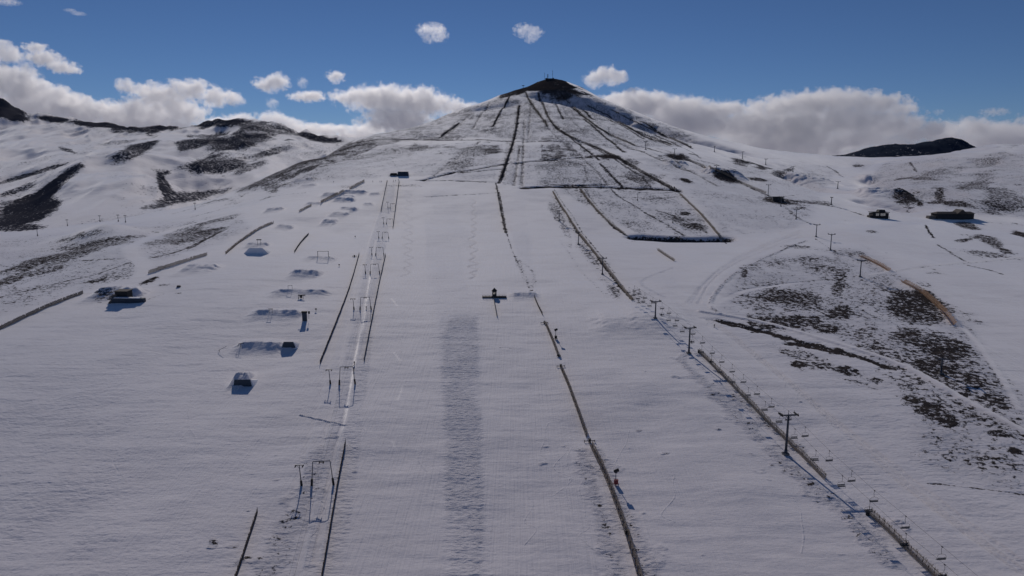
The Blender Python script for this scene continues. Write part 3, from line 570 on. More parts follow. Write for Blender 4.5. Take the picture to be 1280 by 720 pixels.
# the valley floor under everything, out to the horizon
xs = np.concatenate([-np.geomspace(40000, 400, 14), [0], np.geomspace(400, 40000, 14)])
VX, VY = np.meshgrid(xs, xs, indexing='ij')
grid_mesh('valley_floor', VX, VY, np.full_like(VX, -420.0) + CZ * 0, M['snow_far'], {'rock': np.full_like(VX, .3), 'rough': np.full_like(VX, .3)})

# ------------------------------------------------------------------ object helpers
class MB:
    def __init__(s): s.v = []; s.f = []
    def add(s, vs, fs):
        b = len(s.v); s.v += [tuple(x) for x in vs]; s.f += [tuple(i + b for i in f) for f in fs]
    def box(s, c, size, rz=0.0, rx=0.0, taper=1.0):
        m = Matrix.Rotation(rz, 3, 'Z') @ Matrix.Rotation(rx, 3, 'X'); hx, hy, hz = [k / 2 for k in size]; vs = []
        for z, k in ((-hz, 1), (hz, taper)):
            for x, y in ((-hx, -hy), (hx, -hy), (hx, hy), (-hx, hy)): vs.append(Vector(c) + m @ Vector((x * k, y * k, z)))
        s.add(vs, [(3, 2, 1, 0), (4, 5, 6, 7), (0, 1, 5, 4), (1, 2, 6, 5), (2, 3, 7, 6), (3, 0, 4, 7)])
    def tube(s, p0, p1, r0, r1=None, n=8):
        r1 = r0 if r1 is None else r1; p0, p1 = Vector(p0), Vector(p1); d = (p1 - p0)
        if d.length < 1e-6: return
        d.normalize(); x = d.orthogonal().normalized(); y = d.cross(x); vs = []
        for p, r in ((p0, r0), (p1, r1)):
            for k in range(n):
                an = 2 * math.pi * k / n; vs.append(p + x * (math.cos(an) * r) + y * (math.sin(an) * r))
        s.add(vs, [tuple(range(n - 1, -1, -1)), tuple(range(n, 2 * n))] + [(k, (k + 1) % n, n + (k + 1) % n, n + k) for k in range(n)])
    def path(s, pts, r, n=6):
        for a, b in zip(pts[:-1], pts[1:]): s.tube(a, b, r, r, n)
    def build(s, name, mat, parent=None, smooth=False):
        me = bpy.data.meshes.new(name); me.from_pydata(s.v, [], s.f); me.update(); me.materials.append(mat)
        if smooth: me.shade_smooth()
        o = bpy.data.objects.new(name, me); COL.objects.link(o)
        if parent is not None: o.parent = parent
        return o
def tag(o, label, cat, group=None):
    o['label'] = label; o['category'] = cat
    if group: o['group'] = group
    return o
def empty(name, loc, rz=0.0):
    o = bpy.data.objects.new(name, None); COL.objects.link(o); o.location = loc; o.rotation_euler = (0, 0, rz); return o
def copy_tree(o, parent=None):
    c = o.copy(); COL.objects.link(c); c.parent = parent
    for ch in KIDS.get(o.name, []): 
        cc = ch.copy(); COL.objects.link(cc); cc.parent = c
        for g2 in KIDS.get(ch.name, []):
            d = g2.copy(); COL.objects.link(d); d.parent = cc
    return c
KIDS = {}
def reg(root):
    """remember the children so copies need no scene update"""
    for o in COL.objects:
        if o.parent is not None: KIDS.setdefault(o.parent.name, [])
    KIDS[root.name] = [o for o in COL.objects if o.parent == root]
    for ch in KIDS[root.name]: KIDS[ch.name] = [o for o in COL.objects if o.parent == ch]
def height(x, y):
    a = x / y; fi = float(np.clip(np.interp(a, av, np.arange(NI)), 0, NI - 1.001)); fj = float(np.clip(np.interp(y, dv, np.arange(NJ)), 0, NJ - 1.001))
    i, j = int(fi), int(fj); fi -= i; fj -= j
    z = (GZ2[i, j] * (1 - fi) + GZ2[i + 1, j] * fi) * (1 - fj) + (GZ2[i, j + 1] * (1 - fi) + GZ2[i + 1, j + 1] * fi) * fj
    return float(z) + CZ
def G(u, v, first=100.0):
    """point on the final ground seen at this pixel"""
    x, y = hit_table(GT2, u, v, first); return Vector((float(x), float(y), height(float(x), float(y))))
def ray_dir(u, v):
    a, t = pix_at(u, v); return Vector((a, 1.0, t))

# ------------------------------------------------------------------ fences
def fence(px, h, mat, label, style='picket', group=None, step=0.45, lean=14, posts=0, name='snow_fence', net=None):
    W = to_world(densify(px, 3), GT2); W = subdiv(W, step)
    base = Vector((float(W[0][0]), float(W[0][1]), height(*map(float, W[0]))))
    root = empty(name, base); tag(root, label, 'fence', group)
    P = [Vector((float(x), float(y), height(float(x), float(y)))) - base for x, y in W]
    rsn = random.Random(len(P) * 7 + int(px[0][0]))
    sides = (-1, 1) if style == 'A' else (0,)
    for sd_ in sides:
        sl_ = MB(); rl = {.3: MB(), .8: MB()}
        for k in range(len(P) - 1):
            d = (P[k + 1] - P[k]); L = d.length
            if L < 1e-4: continue
            d.normalize(); nrm = Vector((d.y, -d.x, 0)).normalized(); az = math.atan2(d.y, d.x)
            tl = R(lean) * sd_; up = Vector((nrm.x * math.sin(tl), nrm.y * math.sin(tl), math.cos(tl)))
            if style == 'A':
                hh = h * rsn.uniform(.82, 1.12); off = nrm * (h * .10 * sd_); wd = L * .36; jit = nrm * rsn.uniform(-.06, .06)
                a_, b_ = P[k] + off - up * .35, P[k] + off + up * hh + jit + d * rsn.uniform(-.05, .05)
            else:
                hh = h * rsn.uniform(.92, 1.06); wd = L * .7; a_, b_ = P[k] - up * .3, P[k] + up * hh * (.55 if rsn.random() < .12 else 1)
            th = .03
            vs = []
            for q in (a_, b_):
                for sx, sy in ((-1, -1), (1, -1), (1, 1), (-1, 1)): vs.append(q + d * (wd * .5 * sx) + nrm * (th * sy))
            sl_.add(vs, [(3, 2, 1, 0), (4, 5, 6, 7), (0, 1, 5, 4), (1, 2, 6, 5), (2, 3, 7, 6), (3, 0, 4, 7)])
            for fr in (.3, .8):
                off = nrm * (h * .10 * sd_); rl[fr].tube(P[k] + off + up * (h * fr) + nrm * .06, P[k + 1] + off + up * (h * fr) + nrm * .06, .05, n=4)
        sl_.build('slat_panel', mat, root); rl[.3].build('rail', mat, root); rl[.8].build('rail', mat, root)
    if posts:
        n_ = max(2, min(posts, 40))
        for q in range(n_):
            p_ = P[int(round(q * (len(P) - 1) / (n_ - 1)))]
            m_ = MB(); m_.tube(p_ + Vector((0, 0, -.4)), p_ + Vector((rsn.uniform(-.05, .05), rsn.uniform(-.05, .05), h * 1.18)), .09, .07, 6); m_.build('post', M['wood_dark'], root)
    return root
Gn = 'wooden snow fences on the pistes'
W_, D_ = M['wood'], M['wood_dark']
fence([(402, 726), (412, 668), (422, 608), (432, 555)], 1.7, D_, 'dark snow fence right of the nearest tow lift frame, running out of the bottom edge', 'picket', Gn, posts=18, step=.4)
fence([(294, 726), (308, 684), (322, 641)], 1.5, D_, 'short dark snow fence nearest the bottom left, left of the tow track', 'picket', Gn, posts=10, step=.4)
fence([(400, 455), (420, 405), (437, 360), (449, 318)], 1.6, D_, 'dark snow fence along the left edge of the tow track, beside the snow park', 'picket', Gn, posts=16, step=.5)
fence([(455, 452), (464, 405), (473, 360), (482, 319)], 1.6, D_, 'dark snow fence along the right edge of the tow track, left of the race piste', 'picket', Gn, posts=16, step=.5)
fence([(476, 265), (480, 245), (484, 226)], 1.7, D_, 'far dark snow fence left of the top of the tow lift', 'picket', Gn, step=.8)
fence([(491, 286), (495, 255), (499, 226)], 2.0, D_, 'far dark snow fence right of the top of the tow lift', 'picket', Gn, step=.8)
fence([(800, 728), (786, 680), (770, 632), (753, 588), (738, 557)], 1.9, W_, 'brown snow fence with ragged slats beside the red snow gun', 'A', Gn, posts=22, step=.35, lean=15)
fence([(733, 546), (722, 515), (710, 482), (701, 461)], 1.6, W_, 'brown snow fence in the middle of the piste, just above the ragged one', 'A', Gn, posts=14, step=.4, lean=14)
fence([(697, 444), (690, 425), (681, 404)], 1.6, W_, 'short brown snow fence beside the tall lance snow gun', 'A', Gn, posts=8, step=.5, lean=14)
fence([(678, 394), (672, 382), (668, 372)], 1.7, D_, 'short snow fence at the right end of the snow bank by the hut', 'picket', Gn, posts=5, step=.5)
fence([(617, 374), (619, 385), (621, 396)], 1.5, D_, 'very short snow fence just below the little piste hut', 'picket', Gn, posts=4, step=.5)
fence([(874, 441), (905, 472), (935, 503), (965, 534), (1000, 568), (1031, 600)], 1.9, W_, 'long brown snow fence passing behind the nearest chairlift tower', 'A', Gn, posts=24, step=.4, lean=15)
fence([(1086, 643), (1108, 663), (1135, 690), (1175, 728)], 2.0, W_, 'brown snow fence under the nearest chairs, bottom right', 'A', Gn, posts=14, step=.35, lean=16)
fence([(691, 240), (710, 272), (735, 307), (752, 328), (777, 360), (790, 376)], 1.9, W_, 'brown snow fence curving below the chairlift towers in mid piste', 'A', Gn, step=.8)
fence([(725, 237), (745, 262), (764, 281), (780, 293)], 2.0, W_, 'brown snow fence on the slope between the two dark service tracks', 'A', Gn, step=1)
fence([(850, 243), (878, 271), (905, 303)], 2.2, W_, 'pale brown snow fence dropping to the dark bank right of centre', 'A', Gn, step=1)
fence([(822, 313), (832, 320), (843, 327)], 2.0, W_, 'short brown snow fence alone on snow below the dark bank', 'A', Gn, step=.8)
fence([(620, 232), (625, 262), (632, 292)], 1.8, D_, 'dark snow fence down the middle of the mountain below the cross tracks', 'picket', Gn, step=1)
fence([(649, 131), (646, 155), (642, 174), (633, 203), (625, 226)], 3.0, D_, 'dark snow fence running straight down from near the summit', 'picket', Gn, step=4)
fence([(637, 121), (626, 140), (616, 157)], 3.0, D_, 'short dark snow fence high on the mountain left of the straight one', 'picket', Gn, step=4)
fence([(574, 154), (562, 162), (551, 170)], 2.6, D_, 'short dark snow fence on the left shoulder of the mountain', 'picket', Gn, step=4)
fence([(673, 117), (680, 133), (688, 152), (707, 168), (727, 177), (753, 188), (782, 203), (810, 219), (847, 239)], 2.6, D_, 'longest dark snow fence sweeping from the summit to the right', 'picket', Gn, step=4)
fence([(657, 117), (665, 130), (673, 142), (684, 158)], 3.0, D_, 'dark snow fence just below the summit, leftmost of those curving right', 'picket', Gn, step=4)
fence([(702, 120), (720, 137), (743, 157), (762, 168), (794, 183)], 3.0, D_, 'dark snow fence starting in the shade right of the summit', 'picket', Gn, step=4)
fence([(735, 133), (765, 148), (790, 162), (817, 173), (840, 182)], 3.0, D_, 'dark snow fence on the right shoulder, second from the skyline', 'picket', Gn, step=4)
fence([(765, 138), (790, 151), (815, 163), (838, 173), (865, 185)], 3.0, D_, 'dark snow fence on the right shoulder nearest the skyline', 'picket', Gn, step=4)
fence([(860, 200), (880, 208), (906, 218), (929, 230), (958, 242)], 2.4, W_, 'brown snow fence following the upper chairlift towers', 'A', Gn, step=2)
fence([(-8, 416), (30, 398), (65, 382), (104, 367)], 2.0, D_, 'picket fence with evenly spaced posts at the left edge', 'picket', Gn, posts=34, step=.5)
fence([(186, 342), (220, 331), (259, 319)], 2.2, W_, 'brown slatted fence above the dark shed on the left', 'picket', Gn, posts=16, step=.8)
fence([(282, 318), (300, 303), (322, 288), (342, 279)], 2.2, W_, 'brown slatted fence just left of the large snow mound', 'picket', Gn, posts=14, step=.8)
fence([(368, 316), (376, 304), (386, 293)], 1.7, D_, 'short dark fence leaning uphill left of the steel start frame', 'picket', Gn, step=.7)
fence([(401, 254), (415, 247), (431, 239)], 3.0, W_, 'upper brown fence above the small snow mounds', 'picket', Gn, step=1.2)
fence([(437, 237), (446, 232), (456, 227)], 3.0, W_, 'brown fence ending at the row of skiers by the tow lift top', 'picket', Gn, step=1.2)
fence([(374, 265), (382, 261), (390, 257)], 2.2, W_, 'tiny brown fence left of the small snow mounds', 'picket', Gn, step=1.2)
O_ = M['orange']
fence([(1075, 321), (1085, 325), (1097, 331), (1111, 339)], 2.4, O_, 'short orange fence beside the farthest right chairlift tower', 'A', Gn, step=.42, lean=36)
fence([(1128, 353), (1150, 365), (1170, 382), (1184, 397), (1191, 407)], 2.6, O_, 'long curved orange fence above the bare rocky patch', 'A', Gn, step=.42, lean=36)

# ------------------------------------------------------------------ chairlift towers
def tower(u, v, vtop, label, dir_px, group, span=5.6, name='chairlift_tower', fat=1.0, hmin=0):
    b = G(u, v); q = G(*dir_px); az = math.atan2(q.y - b.y, q.x - b.x)          # travel direction
    rd = ray_dir(u, vtop); hh = b.y * rd.z + CZ - b.z; H = max(hh, 5)
    root = empty(name, b, az); tag(root, label, 'lift tower', group)
    m = MB(); m.box((0, 0, -.1), (1.9 * fat, 1.9 * fat, 1.4), taper=.8); m.build('base', M['concrete'], root)
    m = MB(); m.tube((0, 0, .3), (0, 0, 1.8), .45 * fat, .42 * fat, 12); m.tube((0, 0, 1.8), (0, 0, H), .36 * fat, .25 * fat, 12); m.build('pole', M['steel'], root, True)
    m = MB(); m.box((0, 0, H), (.45, span, .42)); m.tube((0, -1.2, H), (0, 0, H - 1.2), .08); m.tube((0, 1.2, H), (0, 0, H - 1.2), .08)
    m.tube((0, 0, H), (0, 0, H + .9), .07); m.build('crossarm', M['steel'], root)
    for s in (-1, 1):
        m = MB(); y = s * span * .5; m.box((0, y, H + .15), (3.0, .16, .26), 0)
        near_ = v > 390
        for x in (() if near_ else (-1.3, -.8, -.3, .3, .8, 1.3)): m.tube((x, y - .1, H + .38), (x, y + .1, H + .38), .22, n=10)
        m.tube((-1.2, y, H + .2), (-1.2, y, H + 1.1), .05); m.tube((1.2, y, H + .2), (1.2, y, H + 1.1), .05)
        m.box((0, y - s * .35, H + .5), (2.6, .35, .06)); stn = m.build('sheave_train', M['black'], root)
        for x in ((-1.3, -.8, -.3, .3, .8, 1.3) if near_ else ()):
            m = MB(); m.tube((x, y - .1, H + .38), (x, y + .1, H + .38), .22, n=12); m.build('wheel', M['black'], stn)
    m = MB()
    for s in (-.2, .2): m.tube((-.42, s, .6), (-.40, s, H), .025, n=4)
    for k in range(int(H / .5)): m.tube((-.42, -.2, .6 + k * .5), (-.42, .2, .6 + k * .5), .02, n=4)
    m.build('ladder', M['steel'], root)
    return root, b, H, az
GT_ = 'chairlift towers'
T1 = tower(982, 568, 519, 'nearest chairlift tower, tall and dark blue, long shadow beside the brown fence', (861, 442), GT_, 5.4, fat=1.15)
T2 = tower(861, 442, 410, 'second nearest chairlift tower, above the upper end of the long brown fence', (819, 398), GT_, 4.8, fat=1.1)
T3 = tower(819, 398, 377, 'third chairlift tower, left of the bend of the snow road', (753, 343), GT_, 4.8)
tower(753, 343, 323, 'fourth chairlift tower, beside the curving brown fence', (723, 306), GT_, 5)
tower(723, 306, 290, 'fifth chairlift tower, on the piste left of the brown fence between the tracks', (699, 276), GT_, 5)
tower(699, 276, 263, 'sixth chairlift tower, just below the dark service track', (680, 240), GT_, 5)
GU_ = 'towers of the upper chairlift'
up = [(843, 196, 186, 'thin tower on the dark knoll high on the right shoulder'), (895, 218, 207, 'thin tower above the blue shaded hollow on the right shoulder'), (960, 245, 231, 'tower above the clump of dark machinery at the fence end'),
      (976, 258, 246, 'short tower just right of the dark clump at the fence end'), (995, 274, 262, 'tower on the rocky crumbs above the snow road bend'), (1020, 296, 281, 'tower right beside the upper snow road'),
      (1038, 313, 293, 'tower between the snow road and the orange fence'), (1075, 346, 326, 'tower under the start of the short orange fence'), (1176, 467, 449, 'tower standing in the bare rocky patch on the right')]
for k, (u, v, vt, lab) in enumerate(up):
    nx = up[k + 1][:2] if k < len(up) - 1 else (1230, 520)
    tower(u, v, vt, lab, nx, GU_, 4.8 if v > 240 else 5.6, fat=1.0 if v > 240 else 1.3)
GV_ = 'towers of the skyline lift'
sk = [(761, 169, 159, 'highest lift tower, on the fence below the summit'), (807, 187, 177, 'lift tower in open snow below the summit fences, right of the highest'), (893, 190, 183, 'small lift tower just above the end of the skyline fence'), (928, 199, 190, 'small lift tower left of the oval bare patch near the skyline'),
      (957, 206, 199, 'small lift tower on the oval bare patch near the skyline'), (991, 215, 208, 'small lift tower with a wide head near the skyline'), (1047, 236, 227, 'lift tower beside the blue shaded hollow'), (1039, 256, 247, 'lift tower above the long dark bank by the lodge')]
for k, (u, v, vt, lab) in enumerate(sk):
    nx = sk[k + 1][:2] if k < len(sk) - 1 else (1100, 262)
    tower(u, v, vt, lab, nx, GV_, 6, fat=1.5)

# ------------------------------------------------------------------ person
def person_mesh(name, pose, mats):
    """continuous skinned body; pose 'ski', 'sit' or 'stand'"""
    J = {'pelvis': (0, 0, .95), 'chest': (0, .02, 1.28), 'neck': (0, .03, 1.47), 'head': (0, .05, 1.60), 'top': (0, .05, 1.72)}
    if pose == 'sit':
        leg = lambda s: [(s * .11, 0, .92), (s * .14, .45, .92), (s * .14, .50, .48), (s * .14, .64, .42)]
        arm = lambda s: [(s * .20, .02, 1.38), (s * .27, .10, 1.14), (s * .18, .34, 1.04), (s * .15, .42, 1.03)]
    elif pose == 'ski':
        leg = lambda s: [(s * .11, -.02, .88), (s * .15, .16, .50), (s * .16, .0, .10), (s * .16, .18, .05)]
        arm = lambda s: [(s * .20, .06, 1.36), (s * .34, .10, 1.10), (s * .34, .36, 1.02), (s * .34, .43, 1.02)]
        J['chest'] = (0, .12, 1.24); J['neck'] = (0, .20, 1.42); J['head'] = (0, .25, 1.54); J['top'] = (0, .26, 1.66)
    else:
        leg = lambda s: [(s * .11, 0, .88), (s * .13, .03, .48), (s * .14, 0, .08), (s * .15, .16, .05)]
        arm = lambda s: [(s * .20, .0, 1.38), (s * .26, .0, 1.10), (s * .27, .10, .86), (s * .27, .13, .80)]
    v = [J['pelvis'], J['chest'], J['neck'], J['head'], J['top']]; e = [(0, 1), (1, 2), (2, 3), (3, 4)]; r = [.17, .20, .075, .115, .08]
    for s in (-1, 1):
        b = len(v); v += leg(s); r += [.11, .085, .07, .06]; e += [(0, b), (b, b + 1), (b + 1, b + 2), (b + 2, b + 3)]
        b = len(v); v += arm(s); r += [.085, .065, .055, .06]; e += [(1, b), (b, b + 1), (b + 1, b + 2), (b + 2, b + 3)]
    me = bpy.data.meshes.new(name + '_skel'); me.from_pydata(v, e, []); o = bpy.data.objects.new(name, me); COL.objects.link(o)
    md = o.modifiers.new('skin', 'SKIN'); md.use_smooth_shade = True
    if not me.skin_vertices:
        bm = bmesh.new(); bm.from_mesh(me); bm.verts.layers.skin.verify(); bm.to_mesh(me); bm.free()
    for k, sv in enumerate(me.skin_vertices[0].data): sv.radius = (r[k], r[k]); sv.use_root = (k == 0)
    o.modifiers.new('sub', 'SUBSURF').levels = 1
    dg = bpy.context.evaluated_depsgraph_get(); nm = bpy.data.meshes.new_from_object(o.evaluated_get(dg)); bpy.data.objects.remove(o)
    nm.name = name; nm.materials.clear()
    for m in mats: nm.materials.append(m)       # jacket, trousers, skin
    hz = J['neck'][2] + .03
    for p in nm.polygons:
        c = p.center
        p.material_index = 2 if (c.z > hz and abs(c.x) < .15) else (1 if (c.z < .93 and abs(c.x) < .24) else 0)
        if pose == 'sit' and c.z < 1.0 and c.y > .1 and abs(c.x) < .25: p.material_index = 1
        p.use_smooth = True
    return nm, J
PM = {}
for pose in ('ski', 'sit', 'stand'):
    for cn, cm_ in (('dark', M['cloth_dark']), ('red', M['cloth_red']), ('blue', M['cloth_blue'])):
        PM[pose, cn] = person_mesh('person_body', pose, [cm_, M['black'], M['skin']])
def helmet(parent, J, mat):
    m = MB(); c = Vector(J['head']); n = 10
    rings = []
    for k in range(5):
        ph = math.pi / 2 * k / 4.5; rr = .135 * math.cos(ph); z = .145 * math.sin(ph)
        rings.append([(c.x + rr * math.cos(2 * math.pi * q / n), c.y - .01 + rr * math.sin(2 * math.pi * q / n), c.z + .03 + z) for q in range(n)])
    m.add([p for rg in rings for p in rg], [(k * n + q, k * n + (q + 1) % n, (k + 1) * n + (q + 1) % n, (k + 1) * n + q) for k in range(4) for q in range(n)] + [tuple(4 * n + q for q in range(n))])
    m.build('helmet', mat, parent, True)
def person(loc, rz, pose, cn, label, group=None, skis=True, lift=0.0):
    me, J = PM[pose, cn]
    o = bpy.data.objects.new('person', me); COL.objects.link(o); o.location = loc; o.rotation_euler = (0, 0, rz); tag(o, label, 'person', group)
    helmet(o, J, M['black'])
    if skis:
        fx = .14; fy, fz = ((.60, .36) if pose == 'sit' else (.10, .02))
        for s in (-1, 1):
            m = MB(); m.box((s * .15, fy + .05, fz), (.09, 1.65, .025)); m.box((s * .15, fy + .95, fz + .06), (.09, .2, .02), rx=.6); m.build('ski', M['blue'] if cn == 'dark' else M['black'], o)
    if pose in ('ski', 'stand'):
        for s in (-1, 1):
            m = MB(); hd = Vector((s * .34, .43, 1.02)) if pose == 'ski' else Vector((s * .27, .13, .82)); m.tube(hd + Vector((0, 0, .08)), Vector((s * .42, hd.y - .25, 0)), .012, n=5); m.build('ski_pole', M['steel'], o)
    return o

# ------------------------------------------------------------------ chairs of the near lift
P1, P2, P3 = T1[1], T2[1], T3[1]
dirv = (P1 - P2); dirv.z = 0; dirv.normalize(); nv = Vector((-dirv.y, dirv.x, 0))
if nv.x < 0: nv = -nv                                    # points right
def on_plane(u, v, off, pa, pb):
    d = (pa - pb); d.z = 0; d.normalize(); n_ = Vector((-d.y, d.x, 0)); n_ = n_ if n_.x > 0 else -n_
    rd = ray_dir(u, v); o0 = Vector((0, 0, CZ)); s = ((pa + n_ * off) - o0).dot(n_) / rd.dot(n_); return o0 + rd * s
az_up = math.atan2(-dirv.y, -dirv.x)
def make_chair():
    root = empty('lift_chair', (0, 0, 0)); W2 = 1.05                        # origin under the seat's middle; faces local +Y
    m = MB(); m.box((0, .0, 0), (2 * W2, .50, .09)); m.build('seat', M['chair'], root)
    m = MB()
    for z in (.18, .34, .5): m.box((0, -.27, z), (2 * W2, .05, .11))
    m.build('backrest', M['chair'], root)
    m = MB()
    for s in (-1, 1):
        m.path([(s * W2, .28, 0), (s * W2, -.28, .0), (s * W2, -.30, .7), (s * W2 * .96, -.12, 1.1), (s * .6, -.05, 1.28), (0, 0, 1.32)], .035)
        m.tube((s * W2, -.28, .32), (s * W2, .25, .32), .03)
    m.build('frame', M['chair'], root)
    m = MB(); m.path([(0, 0, 1.3), (0, -.02, 1.7), (.0, .18, 2.2), (0, .1, 2.75), (0, 0, 3.1)], .045); m.build('hanger', M['chair'], root)
    hg = COL.objects[-1] if False else [o for o in COL.objects if o.parent == root and o.name.startswith('hanger')][0]
    m = MB(); m.box((0, 0, 3.15), (.14, .5, .2)); m.build('grip', M['black'], hg)
    m = MB(); m.path([(-W2, .28, -.02), (-W2 * .8, .5, -.42), (W2 * .8, .5, -.42), (W2, .28, -.02)], .025); m.build('footrest', M['chair'], root)
    return root
left = [(786, 366), (792, 370), (797.5, 374), (804, 378), (812, 383), (827.5, 394), (836, 401), (844, 408), (853, 415), (865, 428), (877, 441), (889, 453), (900, 466), (916, 478), (935, 495), (956, 513), (974, 528), (993, 548), (1019, 575.5), (1052, 608), (1086, 639.5), (1131, 682), (1179, 722)]
right = [(793, 364), (799, 368), (806, 373), (816, 379), (827.5, 386), (836, 392), (846, 401), (866, 418), (878, 429), (890, 442), (902, 453), (915, 465), (929, 478), (946, 493), (964, 509), (985, 525), (1006, 545.5), (1036, 576), (1064, 601.5), (1092, 627), (1131, 660), (1176, 699)]
names_l = ['one chair below the third tower', '']
proto = make_chair(); first = True
occ = {(1131, 682): 2, (1179, 722): 2, (865, 428): 1, (827.5, 394): 1, (889, 453): 1}
GC = 'empty and occupied chairs of the near chairlift'
def clab(k, n_, side, u, v):
    where = ('below the nearest tower' if u > 985 else 'between the second and the nearest tower' if u > 862 else 'between the third and the second tower' if u > 818 else 'above the third tower')
    sd2 = 'left' if side < 0 else 'right'
    base = [q for q in (left if side < 0 else right) if (q[0] > 985) == (u > 985) and (q[0] > 862) == (u > 862) and (q[0] > 818) == (u > 818)]
    o_ = ['nearest', 'second nearest', 'third nearest', 'fourth nearest', 'fifth nearest', 'sixth nearest', 'seventh nearest', 'eighth nearest', 'ninth nearest', 'tenth nearest'][len(base) - 1 - base.index((u, v))]
    st = 'occupied chair' if (u, v) in occ else 'empty chair'
    return f"{st}, {o_} on the {sd2} rope {where}"
ropes = {-1: [], 1: []}
for side, lst in ((-1, left), (1, right)):
    for k, (u, v) in enumerate(lst):
        pa, pb = (P1, P2) if u > 862 else (P2, P3)
        off = side * (2.5 if u > 870 else 2.3)
        c = on_plane(u, v, off, pa, pb)
        if k in (0,) or True: pass
        if first: o = proto; reg(o); first = False
        else: o = copy_tree(proto)
        o.location = c; d2 = pa - pb; rz = math.atan2(d2.y, d2.x) - math.pi / 2 + (math.pi if side > 0 else 0)
        o.rotation_euler = (0, 0, rz); tag(o, clab(k, len(lst), side, u, v), 'lift chair', GC)
        ropes[side].append(c + Vector((0, 0, 3.2)))
        print('chair', side, u, v, [round(q, 1) for q in c], 'above ground', round(c.z - height(c.x, c.y), 1))
        if (u, v) in occ:
            nn = occ[(u, v)]
            for q in range(nn):
                off2 = (-.45, .45)[q] if nn == 2 else 0.3
                ox = Vector((math.cos(rz), math.sin(rz), 0)) * off2
                nm_ = {(1131, 682): 'bottom right above the brown fence', (1179, 722): 'nearest at the bottom edge', (865, 428): 'just below the second tower', (827.5, 394): 'just below the third tower', (889, 453): 'three chairs below the second tower'}[(u, v)]
                person(c + ox + Vector((0, 0, -.76)), rz, 'sit', 'dark', f"{'left' if (q == 0) == (side > 0) else 'right'} rider on the occupied chair {nm_}" if nn == 2 else f"lone rider on the occupied chair {nm_}", 'chairlift riders')
for side in (-1, 1):
    m = MB(); pts = sorted(ropes[side], key=lambda p: -p.y)
    e0 = pts[-1] + (pts[-1] - pts[-3]) * 2.0; pts = pts + [e0]
    m.path([tuple(p) for p in pts], .028, 5)
    r_ = m.build('haul_rope', M['black']); tag(r_, 'thin steel rope carrying the %s row of near chairs' % ('left' if side < 0 else 'right'), 'cable', 'ropes of the near chairlift')

# ------------------------------------------------------------------ surface lifts
def t_pylon(u, v, label, group, H=6.4, tilt=-.06, name='tow_pylon', az=0.0, s=1.0):
    b = G(u, v); root = empty(name, b, az); tag(root, label, 'lift pylon', group)
    m = MB(); m.tube((0, 0, -.4), (tilt * 1.5, 0, 1.6), .38 * s, .34 * s, 10); m.build('safety_pad', M['black'], root)
    m = MB(); m.tube((0, 0, 0), (tilt * H, 0, H), .17 * s, .13 * s, 8); m.build('pole', M['steel'], root)
    m = MB(); m.box((tilt * H, 0, H), (2.6, .22 * s, .22 * s)); m.tube((tilt * H - .9, 0, H), (tilt * H - .1, 0, H - .8), .05 * s); m.build('crossarm', M['steel'], root)
    for x in (-1.1, 1.1):
        m = MB(); m.box((tilt * H + x, 0, H - .25), (.16, 1.5, .18))
        for y in (-.55, 0, .55): m.tube((tilt * H + x - .1, y, H - .4), (tilt * H + x + .1, y, H - .4), .2, n=10)
        m.build('sheave_train', M['black'], root)
    return root
def portal(ul, vl, ur, vr, vt, label, group):
    a, b = G(ul, vl), G(ur, vr); root = empty('tow_portal', (a + b) / 2); tag(root, label, 'lift pylon', group)
    c = (a + b) / 2; A, B = a - c, b - c; hh = c.y * ray_dir((ul + ur) / 2, vt).z + CZ - c.z; H = hh
    ta, tb = A * .78 + Vector((0, 0, H)), B * .78 + Vector((0, 0, H)); ta.z = tb.z = H
    for p_, q_ in ((A, ta), (B, tb)):
        m = MB(); m.tube(p_ + Vector((0, 0, -.4)), q_, .15, .12, 8); m.build('leg', M['steel'], root)
        m = MB(); m.tube(p_ + Vector((0, 0, -.3)), p_ + (q_ - p_) * .28, .36, .34, 10); m.build('safety_pad', M['black'], root)
    m = MB(); m.tube(ta, tb, .13, .13, 8); m.build('crossbar', M['steel'], root)
    m = MB(); m.box((0, 0, H - .35), (1.6, .3, .16)); m.box((-.7, 0, H - .2), (.1, .3, .4)); m.box((.7, 0, H - .2), (.1, .3, .4))
    for x in (-.6, .6):
        for y in (-.3, .3): m.tube((x - .08, y, H - .5), (x + .08, y, H - .5), .22, n=10)
    m.build('sheave_train', M['black'], root)
    return root, c, H
rows = [(377, 607, 389.5, 607, 417, 606, 576.5), (413, 480, 424, 481, 444, 480, 458.5), (442.5, 387, 450, 387.5, 464, 387, 371.5), (457, 342, 462.6, 342.5, 474.6, 342, 330), (465, 319, 469.6, 319.3, 480, 319, 309), (473.5, 298, 477.6, 298, 486, 298, 290), (479.7, 280, 483, 280, 492, 280, 273.5), (485, 260, 487.5, 260, 494.5, 260, 254.5)]
ordn = ['nearest', 'second nearest', 'third nearest', 'fourth nearest', 'fifth nearest', 'sixth nearest', 'seventh nearest', 'farthest']
pc = []
for k, (ut, vt_, ul, vl, ur, vr, vtop) in enumerate(rows):
    xx = {0: 'beside the brown track at the bottom left', 1: 'above the diagonal snow ridge', 2: 'between the paired dark fences', 3: 'near the upper end of the paired fences'}.get(k, 'on the tow track')
    t_pylon(ut, vt_, f"{ordn[k]} T-shaped tow lift pylon {'with a long thin shadow' if k == 0 else 'on the tow track'}", 'T-shaped pylons of the tow lift', H=6.6 if k == 0 else 6.2, az=0)
    r_, c_, H_ = portal(ul, vl, ur, vr, vtop, f"{ordn[k]} two-legged tow lift frame {'beside the dark fence' if k in (0, 2) else 'on the tow track'}", 'two-legged frames of the tow lift'); pc.append(c_ + Vector((0, 0, H_ - .6)))
